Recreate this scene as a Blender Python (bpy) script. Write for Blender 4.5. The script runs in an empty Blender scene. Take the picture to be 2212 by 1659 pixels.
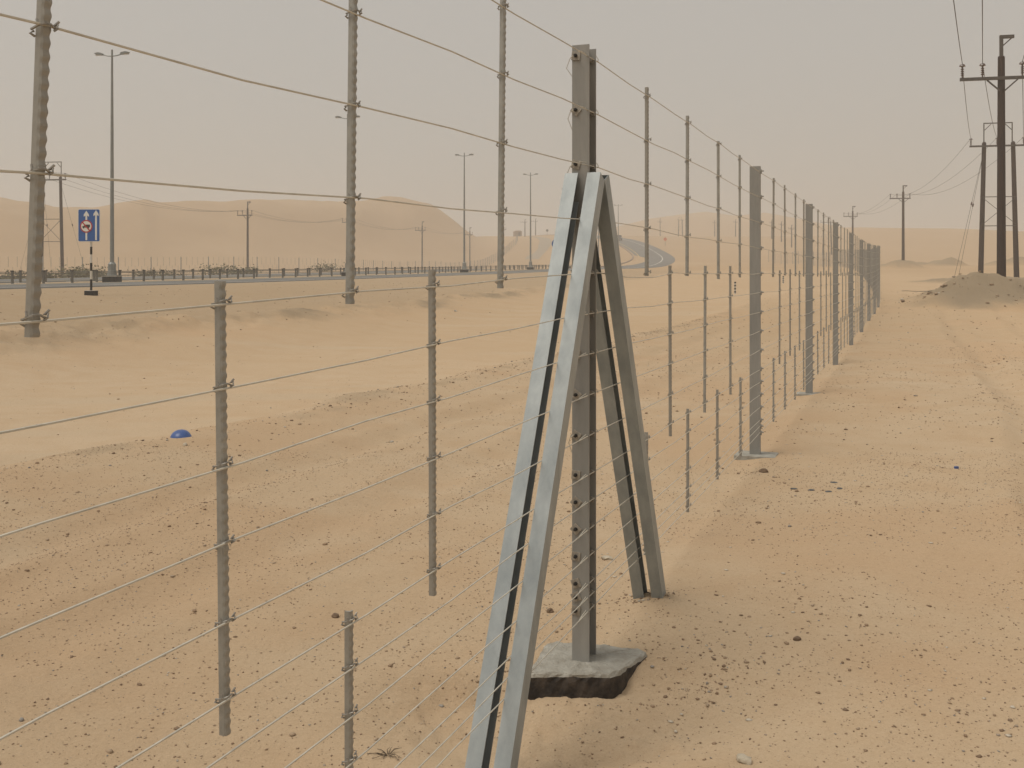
import bpy, math, random
import numpy as np
from mathutils import Vector, Matrix

# ------------------------------------------------------------------ camera, sky, sun, exposure
sc = bpy.context.scene
EYE = 1.567
cam_d = bpy.data.cameras.new('camera')
cam_d.sensor_width = 36.0
cam_d.lens = 36.0
cam_d.shift_y = -0.1065
cam_d.clip_start = 0.05
cam_d.clip_end = 6000
cam = bpy.data.objects.new('camera', cam_d)
sc.collection.objects.link(cam)
cam.location = (0, 0, EYE)
cam.rotation_euler = (math.radians(90), 0, 0)
sc.camera = cam

SUN_EL, SUN_AZ = math.radians(62), math.radians(244)      # azimuth clockwise from +Y
world = bpy.data.worlds.new('World')
sc.world = world
world.use_nodes = True
wn = world.node_tree.nodes
wl = world.node_tree.links
wn.clear()
out = wn.new('ShaderNodeOutputWorld')
bg = wn.new('ShaderNodeBackground')
sky = wn.new('ShaderNodeTexSky')
sky.sky_type = 'NISHITA'
sky.sun_disc = False
sky.sun_elevation = SUN_EL
sky.sun_rotation = SUN_AZ
sky.air_density = 1.0
sky.dust_density = 8.0
sky.ozone_density = 0.5
mixs = wn.new('ShaderNodeMix')
mixs.data_type = 'RGBA'
mixs.inputs[0].default_value = 0.82
mixs.inputs[7].default_value = (4.48, 4.27, 3.88, 1)        # even dust-laden overcast
wl.new(sky.outputs[0], mixs.inputs[6])
wl.new(mixs.outputs[2], bg.inputs[0])
bg.inputs[1].default_value = 0.10
wl.new(bg.outputs[0], out.inputs[0])

sun_d = bpy.data.lights.new('sun', 'SUN')
sun_d.energy = 1.5
sun_d.angle = math.radians(34)
sun_d.color = (1.0, 0.95, 0.86)
sun = bpy.data.objects.new('sun', sun_d)
sc.collection.objects.link(sun)
to_sun = Vector((math.sin(SUN_AZ) * math.cos(SUN_EL), math.cos(SUN_AZ) * math.cos(SUN_EL), math.sin(SUN_EL)))
sun.rotation_euler = to_sun.to_track_quat('Z', 'Y').to_euler()
sun.location = (0, 0, 30)

sc.view_settings.view_transform = 'Standard'
sc.view_settings.look = 'None'
sc.view_settings.exposure = 0.22
sc.view_settings.gamma = 1.0
sc.view_settings.use_curve_mapping = False
sc.cycles.use_denoising = True
sc.cycles.volume_bounces = 1
sc.cycles.max_bounces = 6

random.seed(11)
rng = np.random.default_rng(7)
COL = sc.collection
FPX = 2212.0


def at(u, w, y):
    """a measured picture position at distance y -> world point"""
    return ((u - 1106.0) / FPX * y, y, EYE - (w - 594.0) / FPX * y)


# ------------------------------------------------------------------ materials
def srgb(r, g, b):
    f = lambda c: (c / 255 / 12.92) if c <= 10 else ((c / 255 + 0.055) / 1.055) ** 2.4
    return (f(r), f(g), f(b))


def mat(name, col, rough=0.7, metal=0.0, var=0.15, vscale=6.0, bump=0.0, bscale=60.0, col2=None, stretch=None, thr=0.5):
    m = bpy.data.materials.new(name)
    m.use_nodes = True
    nt = m.node_tree
    N, L = nt.nodes, nt.links
    b = N['Principled BSDF']
    b.inputs['Roughness'].default_value = rough
    b.inputs['Metallic'].default_value = metal
    geo = N.new('ShaderNodeTexCoord')
    src = geo.outputs['Object']
    if stretch:
        mp = N.new('ShaderNodeMapping')
        mp.inputs['Scale'].default_value = stretch
        L.new(src, mp.inputs[0])
        src = mp.outputs[0]
    n = N.new('ShaderNodeTexNoise')
    n.inputs['Scale'].default_value = vscale
    n.inputs['Detail'].default_value = 6
    n.inputs['Roughness'].default_value = 0.65
    L.new(src, n.inputs['Vector'])
    cr = N.new('ShaderNodeValToRGB')
    c2 = col2 or tuple(c * (1 - var * 1.6) for c in col)
    cr.color_ramp.elements[0].position = thr - 0.2
    cr.color_ramp.elements[1].position = thr + 0.2
    cr.color_ramp.elements[0].color = (*c2, 1)
    cr.color_ramp.elements[1].color = (*[min(1, c * (1 + var * .5)) for c in col], 1)
    L.new(n.outputs['Fac'], cr.inputs[0])
    L.new(cr.outputs[0], b.inputs['Base Color'])
    if bump:
        n2 = N.new('ShaderNodeTexNoise')
        n2.inputs['Scale'].default_value = bscale
        n2.inputs['Detail'].default_value = 5
        L.new(geo.outputs['Object'], n2.inputs['Vector'])
        bp = N.new('ShaderNodeBump')
        bp.inputs['Strength'].default_value = bump
        bp.inputs['Distance'].default_value = 0.01
        L.new(n2.outputs['Fac'], bp.inputs['Height'])
        L.new(bp.outputs[0], b.inputs['Normal'])
    return m


M = {}
M['galv'] = mat('galvanised_bright', (.335, .365, .368), .45, .15, .12, 11, .05, 300, col2=(.225, .255, .265), stretch=(1, 1, .25))
M['post'] = mat('galvanised_dull', (.285, .28, .26), .55, .12, .25, 7, .05, 200, col2=(.205, .205, .195), stretch=(1, 1, .18))
M['dropper'] = mat('dropper_steel', (.36, .358, .33), .55, .3, .2, 14, .05, 200)
M['wire'] = mat('wire_steel', (.58, .555, .48), .5, .1, .15, 20)
M['clip'] = mat('clip_steel', (.33, .315, .285), .5, .5, .2, 40)
M['plate'] = mat('plate_steel', (.40, .37, .32), .5, .4, .3, 60)
M['concrete'] = mat('concrete_top', (.37, .36, .32), .9, 0, .25, 14, .8, 90, col2=(.25, .23, .19))
M['bitumen'] = mat('bitumen_side', (.10, .078, .06), .85, 0, .3, 16, .5, 60, col2=(.022, .018, .015), thr=.60)
M['wood'] = mat('creosote_wood', (.040, .022, .016), .8, 0, .4, 4, .4, 40, stretch=(4, 4, .4))
M['steel_dark'] = mat('pole_steelwork', (.10, .09, .08), .6, .4, .2, 5)
M['insul'] = mat('insulator', (.10, .07, .06), .3, 0, .1, 5)
M['cable'] = mat('cable', (.07, .065, .06), .6, .3, .1, 3)
M['lamp_pole'] = mat('lamp_pole', (.24, .25, .24), .5, .4, .12, 3)
M['black'] = mat('black_paint', (.02, .019, .018), .6, 0, .3, 8)
M['white'] = mat('white_paint', (.62, .60, .54), .6, 0, .12, 8)
M['blue'] = mat('sign_blue', (.025, .11, .36), .4, 0, .1, 4)
M['sign_white'] = mat('sign_white', (.72, .72, .68), .5, 0, .04, 4)
M['red'] = mat('sign_red', (.42, .025, .03), .5, 0, .1, 4)
M['orange'] = mat('sign_orange', (.65, .14, .03), .5, 0, .1, 4)
M['bar_post'] = mat('barrier_post', (.15, .145, .13), .6, .3, .2, 8)
M['asphalt'] = mat('asphalt', (.165, .162, .152), .85, 0, .2, .5, .3, 40)
M['yellow'] = mat('road_yellow', (.60, .42, .10), .7, 0, .15, 2)
M['leaf'] = mat('scrub_leaf', (.185, .180, .105), .8, 0, .4, 3)
M['twig'] = mat('scrub_twig', (.16, .12, .08), .9, 0, .3, 10)
M['hat'] = mat('blue_plastic', (.05, .105, .30), .35, 0, .15, 12)
M['rock'] = mat('rock_brown', (.20, .135, .085), .9, 0, .3, 30, .5, 60)
M['rock_grey'] = mat('rock_slate', (.12, .125, .125), .85, 0, .3, 30, .4, 60)
M['rock_pale'] = mat('rock_pale', (.50, .44, .34), .9, 0, .2, 30, .4, 60)
M['rubber'] = mat('rubber', (.018, .018, .018), .8, 0, .2, 20)
M['car'] = mat('car_paint', (.05, .05, .055), .3, .2, .1, 2)
M['glass'] = mat('car_glass', (.03, .035, .04), .1, 0, .05, 2)
M['hut'] = mat('hut_wall', (.33, .25, .19), .8, 0, .15, 1)
# each dropper has weathered a little differently
_n, _l = M['dropper'].node_tree.nodes, M['dropper'].node_tree.links
_oi, _mr, _mx = _n.new('ShaderNodeObjectInfo'), _n.new('ShaderNodeMapRange'), _n.new('ShaderNodeMix')
_mr.inputs[3].default_value, _mr.inputs[4].default_value = 0.0, 0.55
_mx.data_type = 'RGBA'
_mx.inputs[7].default_value = (.27, .245, .205, 1)
_b = _n['Principled BSDF']
_src = _b.inputs['Base Color'].links[0].from_socket
_l.new(_oi.outputs['Random'], _mr.inputs[0])
_l.new(_mr.outputs[0], _mx.inputs[0])
_l.new(_src, _mx.inputs[6])
_l.new(_mx.outputs[2], _b.inputs['Base Color'])

# ------------------------------------------------------------------ mesh helpers


class MB:
    def __init__(s):
        s.v, s.f = [], []

    def add(s, vs, fs):
        o = len(s.v)
        s.v += [tuple(p) for p in vs]
        s.f += [tuple(i + o for i in f) for f in fs]
        return s

    def box(s, c, size, rot=None):
        cx, cy, cz = c
        hx, hy, hz = size[0] / 2, size[1] / 2, size[2] / 2
        vs = [Vector((x, y, z)) for x in (-hx, hx) for y in (-hy, hy) for z in (-hz, hz)]
        if rot is not None:
            vs = [rot @ v for v in vs]
        vs = [v + Vector(c) for v in vs]
        return s.add(vs, [(0, 1, 3, 2), (4, 6, 7, 5), (0, 4, 5, 1), (2, 3, 7, 6), (0, 2, 6, 4), (1, 5, 7, 3)])

    def bar(s, a, b, w, h=None, up=(0, 0, 1)):
        """rectangular bar from a to b"""
        a, b = Vector(a), Vector(b)
        h = h or w
        d = (b - a)
        l = d.length
        z = d.normalized()
        u = Vector(up)
        if abs(z.dot(u)) > .98:
            u = Vector((0, 1, 0))
        x = u.cross(z).normalized()
        y = z.cross(x)
        R = Matrix((x, y, z)).transposed()
        return s.box((a + b) / 2, (w, h, l), R)

    def tube(s, pts, r, n=6, caps=True):
        pts = [Vector(p) for p in pts]
        rs = r if isinstance(r, (list, tuple)) else [r] * len(pts)
        rings = []
        ref = None
        for i, p in enumerate(pts):
            d = (pts[min(i + 1, len(pts) - 1)] - pts[max(i - 1, 0)]).normalized()
            if ref is None:
                ref = Vector((0, 0, 1)) if abs(d.z) < .9 else Vector((1, 0, 0))
            x = ref.cross(d).normalized()
            y = d.cross(x)
            rings.append([p + (x * math.cos(2 * math.pi * k / n) + y * math.sin(2 * math.pi * k / n)) * rs[i] for k in range(n)])
        o = len(s.v)
        for rg in rings:
            s.v += [tuple(q) for q in rg]
        for i in range(len(pts) - 1):
            for k in range(n):
                k2 = (k + 1) % n
                s.f.append((o + i * n + k, o + i * n + k2, o + (i + 1) * n + k2, o + (i + 1) * n + k))
        if caps:
            s.f.append(tuple(o + k for k in reversed(range(n))))
            s.f.append(tuple(o + (len(pts) - 1) * n + k for k in range(n)))
        return s

    def lathe(s, prof, n=12, c=(0, 0, 0)):
        """profile of (radius, z) about the vertical axis at c"""
        o = len(s.v)
        for r, z in prof:
            for k in range(n):
                a = 2 * math.pi * k / n
                s.v.append((c[0] + r * math.cos(a), c[1] + r * math.sin(a), c[2] + z))
        for i in range(len(prof) - 1):
            for k in range(n):
                k2 = (k + 1) % n
                s.f.append((o + i * n + k, o + i * n + k2, o + (i + 1) * n + k2, o + (i + 1) * n + k))
        s.f.append(tuple(o + k for k in reversed(range(n))))
        s.f.append(tuple(o + (len(prof) - 1) * n + k for k in range(n)))
        return s

    def prism(s, poly, fn, d0, d1):
        """polygon (a,b) mapped by fn(a,b,d) extruded between d0 and d1"""
        n = len(poly)
        vs = [fn(a, b, d0) for a, b in poly] + [fn(a, b, d1) for a, b in poly]
        fs = [tuple(range(n)), tuple(range(2 * n - 1, n - 1, -1))]
        fs += [(i, i + n, (i + 1) % n + n, (i + 1) % n) for i in range(n)]
        return s.add(vs, fs)

    def mesh(s, name, smooth=False):
        me = bpy.data.meshes.new(name)
        me.from_pydata(s.v, [], s.f)
        me.validate()
        import bmesh
        bm = bmesh.new()
        bm.from_mesh(me)
        bmesh.ops.recalc_face_normals(bm, faces=bm.faces)
        bm.to_mesh(me)
        bm.free()
        if smooth:
            me.shade_smooth()
        return me


def wloc(o):
    p = Vector(o.location)
    while o.parent:
        o = o.parent
        p += Vector(o.location)
    return p


def put(name, me, m, parent=None, loc=None, rz=0.0, rot=None):
    """link a mesh; location is relative to the parent"""
    if isinstance(me, MB):
        me = me.mesh(name)
    if m is not None and not me.materials:
        me.materials.append(m)
    o = bpy.data.objects.new(name, me)
    COL.objects.link(o)
    if parent is not None:
        o.parent = parent
    if loc is not None:
        o.location = loc
    o.rotation_euler = rot if rot is not None else (0, 0, rz)
    return o


def tag(o, label=None, cat=None, group=None, kind=None):
    if label: o['label'] = label
    if cat: o['category'] = cat
    if group: o['group'] = group
    if kind: o['kind'] = kind
    return o


def thing(name, label, cat, loc=(0, 0, 0), rz=0.0, group=None):
    o = bpy.data.objects.new(name, None)
    o.empty_display_size = .2
    COL.objects.link(o)
    o.location = loc
    o.rotation_euler = (0, 0, rz)
    return tag(o, label, cat, group)


def copy_tree(o, parent=None):
    c = o.copy()
    COL.objects.link(c)
    c.parent = parent
    for ch in list(o.children):
        copy_tree(ch, c)
    return c


# ------------------------------------------------------------------ noise
def _h(ix, iy, s):
    h = (ix.astype(np.int64) * 374761393 + iy.astype(np.int64) * 668265263 + s * 974634777) & 0xffffffff
    h = ((h ^ (h >> 13)) * 1274126177) & 0xffffffff
    return ((h ^ (h >> 16)) & 0xffff) / 65535.0


def vnoise(x, y, s=0):
    ix, iy = np.floor(x), np.floor(y)
    fx, fy = x - ix, y - iy
    fx = fx * fx * (3 - 2 * fx)
    fy = fy * fy * (3 - 2 * fy)
    a, b = _h(ix, iy, s), _h(ix + 1, iy, s)
    c, d = _h(ix, iy + 1, s), _h(ix + 1, iy + 1, s)
    return (a + (b - a) * fx) * (1 - fy) + (c + (d - c) * fx) * fy - .5


def fbm(x, y, s=0, o=4):
    t = 0
    for k in range(o):
        t = t + vnoise(x * 2 ** k + 17.3 * k, y * 2 ** k - 9.1 * k, s + k) * .55 ** k
    return t


def sstep(a, b, x):
    t = np.clip((x - a) / (b - a), 0, 1)
    return t * t * (3 - 2 * t)


# ------------------------------------------------------------------ terrain
TH = math.radians(21.36)
CT, ST = math.cos(TH), math.sin(TH)
P0 = (0.296, 4.196)

A_Y = np.array([-160, -50, 0, 50, 100, 130, 155, 185, 215, 240, 268, 295, 325, 355, 385, 410, 470.])
A_X = np.array([-74.1, -41.1, -26.1, -11.1, 3.9, 12.9, 20.5, 28, 34.2, 38.2, 40.5, 41, 39.5, 35, 27, 17, -10.])
A_Z = np.array([.77, .82, .87, 1.15, 1.76, 2.3, 2.55, 3.15, 4.3, 5.6, 7.4, 9.8, 12.6, 14.9, 16.7, 17.3, 17.])
B_Y = np.array([-160, -50, 0, 50, 100, 130, 160, 200, 250, 300, 330, 345, 360, 380, 410, 470.])
B_X = np.array([-87.7, -54.7, -39.7, -24.7, -9.7, -.7, 2, 4, 5.5, 8, 12, 13.5, 13.8, 12.5, 6, -14.])
B_Z = np.array([.77, .82, .87, 1.15, 1.76, 2.25, 2.42, 2.65, 3.0, 6.6, 10.3, 12.3, 14, 15.8, 17, 17.])


def csmooth(yk, xk):
    ys = np.arange(yk[0], yk[-1], 2.0)
    xs = np.interp(ys, yk, xk)
    k = np.hanning(23)
    k /= k.sum()
    pad = np.concatenate([xs[0] + (np.arange(-11, 0)) * (xs[1] - xs[0]), xs, xs[-1] + np.arange(1, 12) * (xs[-1] - xs[-2])])
    return ys, np.convolve(pad, k, 'valid')


AY, AX = csmooth(A_Y, A_X)
_, AZ = csmooth(A_Y, A_Z)
BY, BX = csmooth(B_Y, B_X)
_, BZ = csmooth(B_Y, B_Z)
AC = 1 / np.sqrt(1 + np.gradient(AX, AY) ** 2)
BC = 1 / np.sqrt(1 + np.gradient(BX, BY) ** 2)
ZC = (np.array([-2000, 0, 25, 32, 45, 78, 135, 150, 185, 215, 240, 268, 295, 325, 355, 385, 410, 450, 600, 1600.]),
      np.array([0, 0, 0, .12, .3, 1.0, 2.3, 2.5, 3.1, 4.2, 5.5, 7.3, 9.7, 12.5, 14.8, 16.5, 17.3, 17.2, 15, 15.]))
ZL = (np.array([-2000, 30, 60, 100, 118, 163, 250, 300, 400, 1600.]), np.array([.8, .8, .5, .5, .84, 1.1, 2.7, 3.5, 6, 8.]))
# dune crest lines: bearing column, foot distance, crest distance, crest row
DUN = np.array([(-4000, 150, 260, 440), (-800, 150, 260, 440), (-300, 160, 270, 430), (0, 170, 280, 426), (60, 172, 283, 435), (120, 175, 290, 446),
                (200, 180, 295, 446), (255, 185, 300, 436), (310, 190, 305, 430), (345, 195, 310, 437), (420, 205, 320, 432),
                (480, 210, 325, 436), (560, 222, 335, 428), (700, 245, 355, 433), (780, 262, 370, 428), (830, 272, 385, 423),
                (870, 280, 390, 424), (900, 286, 395, 431), (940, 295, 400, 443), (1000, 308, 405, 464), (1040, 315, 408, 476),
                (1080, 322, 410, 494), (1120, 328, 410, 506), (1180, 330, 410, 514), (1240, 335, 410, 560), (9000, 335, 410, 560.)])
HIL = np.array([(-4000, 640, 600.), (1150, 640, 560), (1230, 640, 520), (1290, 640, 501), (1336, 640, 489), (1400, 640, 473), (1462, 640, 464), (1523, 640, 457),
                (1588, 640, 466), (1652, 640, 459), (1724, 620, 472), (1790, 560, 485), (1843, 470, 494), (1920, 430, 497), (1987, 430, 499),
                (2100, 425, 501), (2212, 420, 506), (2600, 420, 500), (6000, 420, 500.)])


def terrain(x, y, detail=True):
    """height, grey-gravel amount, pale amount, red amount"""
    x = np.asarray(x, float)
    y = np.asarray(y, float)
    rho = np.hypot(x, y) + 1e-6
    cphi = y / rho
    yf = rho * np.maximum(cphi, .86)
    ang = np.clip(np.arctan2(x, np.maximum(y, 1e-3)), -1.2, 1.2)
    ang = np.where(y <= 0, np.sign(x) * 1.2, ang)
    u = 1106 + FPX * np.tan(ang)
    ax, az, ac = np.interp(y, AY, AX), np.interp(y, AY, AZ), np.interp(y, AY, AC)
    bx, bz, bc = np.interp(y, BY, BX), np.interp(y, BY, BZ), np.interp(y, BY, BC)
    q = (x - ax) * ac
    qb = (x - bx) * bc
    p = (x - P0[0]) * (-CT) + (y - P0[1]) * ST           # left of the fence
    left = sstep(-24, -48, q) * (y > -400)
    zb = np.interp(yf, *ZC) * (1 - left) + np.interp(yf, *ZL) * left
    # dunes on the left
    yfoot, yc, wc = (np.interp(u, DUN[:, 0], DUN[:, k]) for k in (1, 2, 3))
    wig = fbm(x * .02, y * .02, 5) * 14
    t = (yf + wig * .6 - yfoot) / (yc - yfoot)
    zc = EYE + (594 - wc) / FPX * yc
    prof = np.where(t < 1, np.clip(t, 0, 1) ** 1.35 * (1 - .12 * np.sin(np.clip(t, 0, 1) * math.pi * 2)), 1 - np.clip(t - 1, 0, 3) * .22)
    d1 = zb + np.maximum(zc - zb, 0) * np.clip(prof, 0, 1) + (fbm(x * .035, y * .035, 9) * 2.4 + fbm(x * .09, y * .09, 10) * .9) * np.clip(t, 0, 1) * sstep(1.15, .85, t)
    zb = np.where(t > 0, np.maximum(zb, d1) * left + zb * (1 - left), zb)
    # far hills
    yc2, wc2 = np.interp(u, HIL[:, 0], HIL[:, 1]), np.interp(u, HIL[:, 0], HIL[:, 2])
    zc2 = EYE + (594 - wc2) / FPX * yc2
    t2 = (yf - yc2 * .72) / (yc2 * .28)
    d2 = zb + np.maximum(zc2 - zb, 0) * np.where(t2 < 1, sstep(0, 1, t2) * .5 + np.clip(t2, 0, 1) * .5, 1 - np.clip(t2 - 1, 0, 4) * .15)
    zb = np.where(t2 > 0, np.maximum(zb, d2), zb)
    far = sstep(60, 200, rho)
    zb = zb + fbm(x * .012, y * .012, 3) * 1.2 * far * sstep(700, 300, rho)
    # roads
    wB = sstep(10, 0, qb) * sstep(-19, -9, qb)
    road_on = sstep(440, 415, y)
    zb = zb + (bz - zb) * wB * road_on
    near_q = np.interp(q, [.5, 9.6, 10.7, 13, 21], [1, .44, .31, .2, 0])
    far_q = sstep(12, .5, q)
    fq = sstep(110, 150, y)
    wA = np.where(q > .5, near_q * (1 - fq) + far_q * fq, sstep(-19, -9, q))
    zb = zb + (az - zb) * wA * road_on
    onroad = ((q < .6) & (q > -23) & (y < 140)) | ((q < .6) & (q > -9.6)) | ((qb < .6) & (qb > -9.6))
    # rim scarp uneven
    rim = np.exp(-((q - 10.1 - fbm(x * .25, y * .25, 31) * 1.5) / .8) ** 2) * sstep(130, 60, y) * (y > -40)
    zb = zb + rim * (.04 + .17 * fbm(x * 1.1, y * 1.1, 32) + .10 * fbm(x * 4, y * 4, 34))
    # swale between the gravel strip by the fence and the road bank
    pe = p + fbm(x * .6, y * .6, 21) * .28
    sw = sstep(5.15, 6.6, pe) * sstep(9.6, 14, q) * sstep(75, 28, y)
    lip = np.exp(-((pe - 5.0) / .35) ** 2) * sstep(60, 30, y)
    zb = zb - .34 * sw + .035 * lip
    # mounds
    gm = np.zeros_like(x)
    for (mx, my, rx, ry, h, g) in MOUNDS:
        rr = np.sqrt(((x - mx) / rx) ** 2 + ((y - my) / ry) ** 2)
        k = np.nonzero(rr < 1.6)[0] if rr.ndim else None
        if k is None or len(k) == 0:
            continue
        xx, yy, rr = x[k], y[k], rr[k]
        b = sstep(1.15, .15, rr + fbm(xx * .5, yy * .5, 41) * .22)
        zb[k] = np.maximum(zb[k], zb[k] + h * b + b * (fbm(xx * 1.3, yy * 1.3, 43) * .16 + fbm(xx * 5, yy * 5, 44) * .05))
        gm[k] = np.maximum(gm[k], g * sstep(1.05, .55, rr + fbm(xx * .7, yy * .7, 42) * .35))
    nearw = sstep(70, 20, rho)
    # pit in front of the footing, slight step under the fence
    pit = sstep(.75, .35, np.hypot((x - .18) / 1.2, (y - 3.80) / .8)) * sstep(4.22, 4.07, y + .12 * fbm(x * 3, y * 3, 6) - .30 * np.clip(x - .40, 0, 1))
    zb = zb - (.083 + .022 * fbm(x * 5, y * 5, 16) + .02 * fbm(x * 16, y * 16, 17)) * pit
    zb = zb + .03 * sstep(.10, -.18, p + .06 * fbm(x * 1.3, y * 1.3, 15)) * nearw * sstep(4.4, 5.4, y) - .012 * nearw
    for fx_, fy_, fa_ in ((.65, 5.00, .020), (.75, 4.97, .020), (.71, 5.10, .015)):
        zb = zb + fa_ * np.exp(-((x - fx_) ** 2 + (y - fy_) ** 2) / .075 ** 2)
    # wheel tracks on both sides of the fence
    grey = gm
    if detail:
        ruts = 0
        for pr, amp in ((2.1, .035), (3.7, .045), (-2.35, .07), (-3.95, .06), (-6.4, .04)):
            dd = p - pr - fbm(y * .06 + x * .02, y * .02, int(pr * 10) + 90) * .7
            ruts = ruts - amp * np.exp(-(dd / .2) ** 2) + .6 * amp * np.exp(-((np.abs(dd) - .34) / .11) ** 2) * (.6 + 1.2 * fbm(x * 1.8, y * 1.8, 95))
        zb = zb + ruts * nearw * ~onroad
        zb = zb + (fbm(x * .35, y * .35, 1, 3) * .07 + fbm(x * 2.1, y * 2.1, 2, 4) * .020) * nearw * np.where(onroad, 0, 1) * np.clip(1 - .6 * sw, 0, 1)
        trk = sstep(.06, .22, fbm(x * .55, y * .4, 71)) * (np.exp(-((p + 2.3) / .45) ** 2) + .7 * np.exp(-((p + 3.9) / .4) ** 2)) * sstep(8, 11, y) * sstep(30, 22, y)
        zb = zb + trk * fbm(x * 3.2, y * 3.2, 72) * .11
        grey = np.maximum(grey, trk * .35)
    # terrace of road gravel
    terr = sstep(11, 9.2, q + fbm(x * .4, y * .4, 33) * 1.6) * sstep(-26, -22, q) * sstep(150, 100, y) * (y > -100)
    grey = np.maximum(grey, terr * .40)
    grey = np.maximum(grey, rim * .95 * (fbm(x * .9, y * .9, 35) + .45))
    grey = np.maximum(grey, lip * .45 * sstep(-.25, .3, fbm(x * 1.6, y * 1.6, 36)))
    grey = np.maximum(grey, sstep(5.0, 3.0, np.abs(p - 1.2)) * .20 * nearw)
    pale = sstep(.16, .36, fbm((x + .35 * y) * .07 + 3, (y - .35 * x) * .9, 81, 3)) * sw * .55
    pale = np.maximum(pale, sw * .12)
    red = sstep(0, .35, fbm(x * .5, y * .5, 91)) * nearw * (1 - sw) * (1 - terr)
    dune = np.clip(.35 * sstep(14, 32, rho) + .65 * sstep(60, 150, rho) + .5 * fbm(x * .03, y * .03, 99) * sstep(10, 60, rho), 0, 1)
    return zb, grey, pale, red, dune


MOUNDS = [(21.8, 43.2, 5.4, 5.6, .80, 1), (19.0, 41.6, 3.0, 4.2, .62, 1), (36.5, 78, 6.5, 4.5, .4, .9), (51.2, 135, 3.4, 3, 1.05, .85)]
for k in range(16):
    MOUNDS.append((60 + k * 2.6 + random.uniform(-1, 1), 150 + random.uniform(-4, 9), random.uniform(2, 5), random.uniform(1.5, 3), random.uniform(.5, 1.2), .8))
MOUNDS.append((56, 152, 5, 2, .35, .7))


def H(x, y):
    return float(terrain(np.array([x]), np.array([y]))[0][0])


def ground_at(u, w, lo=2.5, hi=450):
    """first point where the line of sight of a picture position meets the ground"""
    ys = np.exp(np.linspace(math.log(lo), math.log(hi), 1500))
    xs = (u - 1106) / FPX * ys
    zs = EYE - (w - 594) / FPX * ys
    g = terrain(xs, ys)[0]
    k = np.argmax(zs <= g)
    return (float(xs[k]), float(ys[k]), float(g[k]))


def ground_material():
    m = bpy.data.materials.new('desert_sand')
    m.use_nodes = True
    nt = m.node_tree
    N, L = nt.nodes, nt.links
    b = N['Principled BSDF']
    b.inputs['Roughness'].default_value = .95
    b.inputs['Specular IOR Level'].default_value = .15
    b.inputs['Diffuse Roughness'].default_value = .6
    co = N.new('ShaderNodeTexCoord').outputs['Object']

    def noise(scale, det=5, rough=.6, vec=co):
        n = N.new('ShaderNodeTexNoise')
        n.inputs['Scale'].default_value = scale
        n.inputs['Detail'].default_value = det
        n.inputs['Roughness'].default_value = rough
        L.new(vec, n.inputs['Vector'])
        return n.outputs['Fac']

    def ramp(src, a, bb):
        r = N.new('ShaderNodeMapRange')
        r.inputs[1].default_value = a
        r.inputs[2].default_value = bb
        L.new(src, r.inputs[0])
        return r.outputs[0]

    def mixc(fac, c1, c2, mode='MIX'):
        x = N.new('ShaderNodeMix')
        x.data_type = 'RGBA'
        x.blend_type = mode
        for i, c in ((6, c1), (7, c2)):
            if isinstance(c, tuple):
                x.inputs[i].default_value = (*c, 1)
            else:
                L.new(c, x.inputs[i])
        if isinstance(fac, float):
            x.inputs[0].default_value = fac
        else:
            L.new(fac, x.inputs[0])
        return x.outputs[2]

    def mul(a, bb):
        x = N.new('ShaderNodeMath')
        x.operation = 'MULTIPLY'
        L.new(a, x.inputs[0])
        if isinstance(bb, float):
            x.inputs[1].default_value = bb
        else:
            L.new(bb, x.inputs[1])
        return x.outputs[0]

    def attr(name):
        a = N.new('ShaderNodeAttribute')
        a.attribute_name = name
        return a.outputs['Fac']

    c = mixc(ramp(noise(.22), .35, .65), (.560, .418, .270), (.590, .460, .315))
    c = mixc(ramp(noise(1.7, 6), .42, .7), c, (.540, .390, .245))
    c = mixc(attr('dune'), c, (.455, .318, .185))
    c = mixc(mul(attr('red'), .6), c, (.535, .370, .225))
    c = mixc(attr('pale'), c, (.54, .435, .305))
    c = mixc(attr('grey'), c, (.275, .220, .150))
    # grains: small dark and light specks
    sp = N.new('ShaderNodeTexVoronoi')
    sp.inputs['Scale'].default_value = 70
    L.new(co, sp.inputs['Vector'])
    spots = ramp(sp.outputs['Distance'], .30, .12)
    pick = ramp(noise(23, 3), .50, .66)
    c = mixc(mul(mul(spots, pick), .6), c, (.17, .12, .08))
    c = mixc(mul(ramp(noise(150, 4, .7), .5, .75), .5), c, (.40, .285, .18))
    c = mixc(mul(ramp(noise(90, 4, .75), .56, .72), .6), c, (.60, .47, .33))
    c = mixc(mul(ramp(noise(48, 5, .75), .52, .68), .35), c, (.38, .265, .160))
    L.new(c, b.inputs['Base Color'])
    b1 = N.new('ShaderNodeBump')
    b1.inputs['Strength'].default_value = .55
    b1.inputs['Distance'].default_value = .02
    L.new(noise(26, 6, .7), b1.inputs['Height'])
    b2 = N.new('ShaderNodeBump')
    b2.inputs['Strength'].default_value = .5
    b2.inputs['Distance'].default_value = .006
    L.new(noise(160, 4, .7), b2.inputs['Height'])
    L.new(b1.outputs[0], b2.inputs['Normal'])
    L.new(b2.outputs[0], b.inputs['Normal'])
    return m


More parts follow.
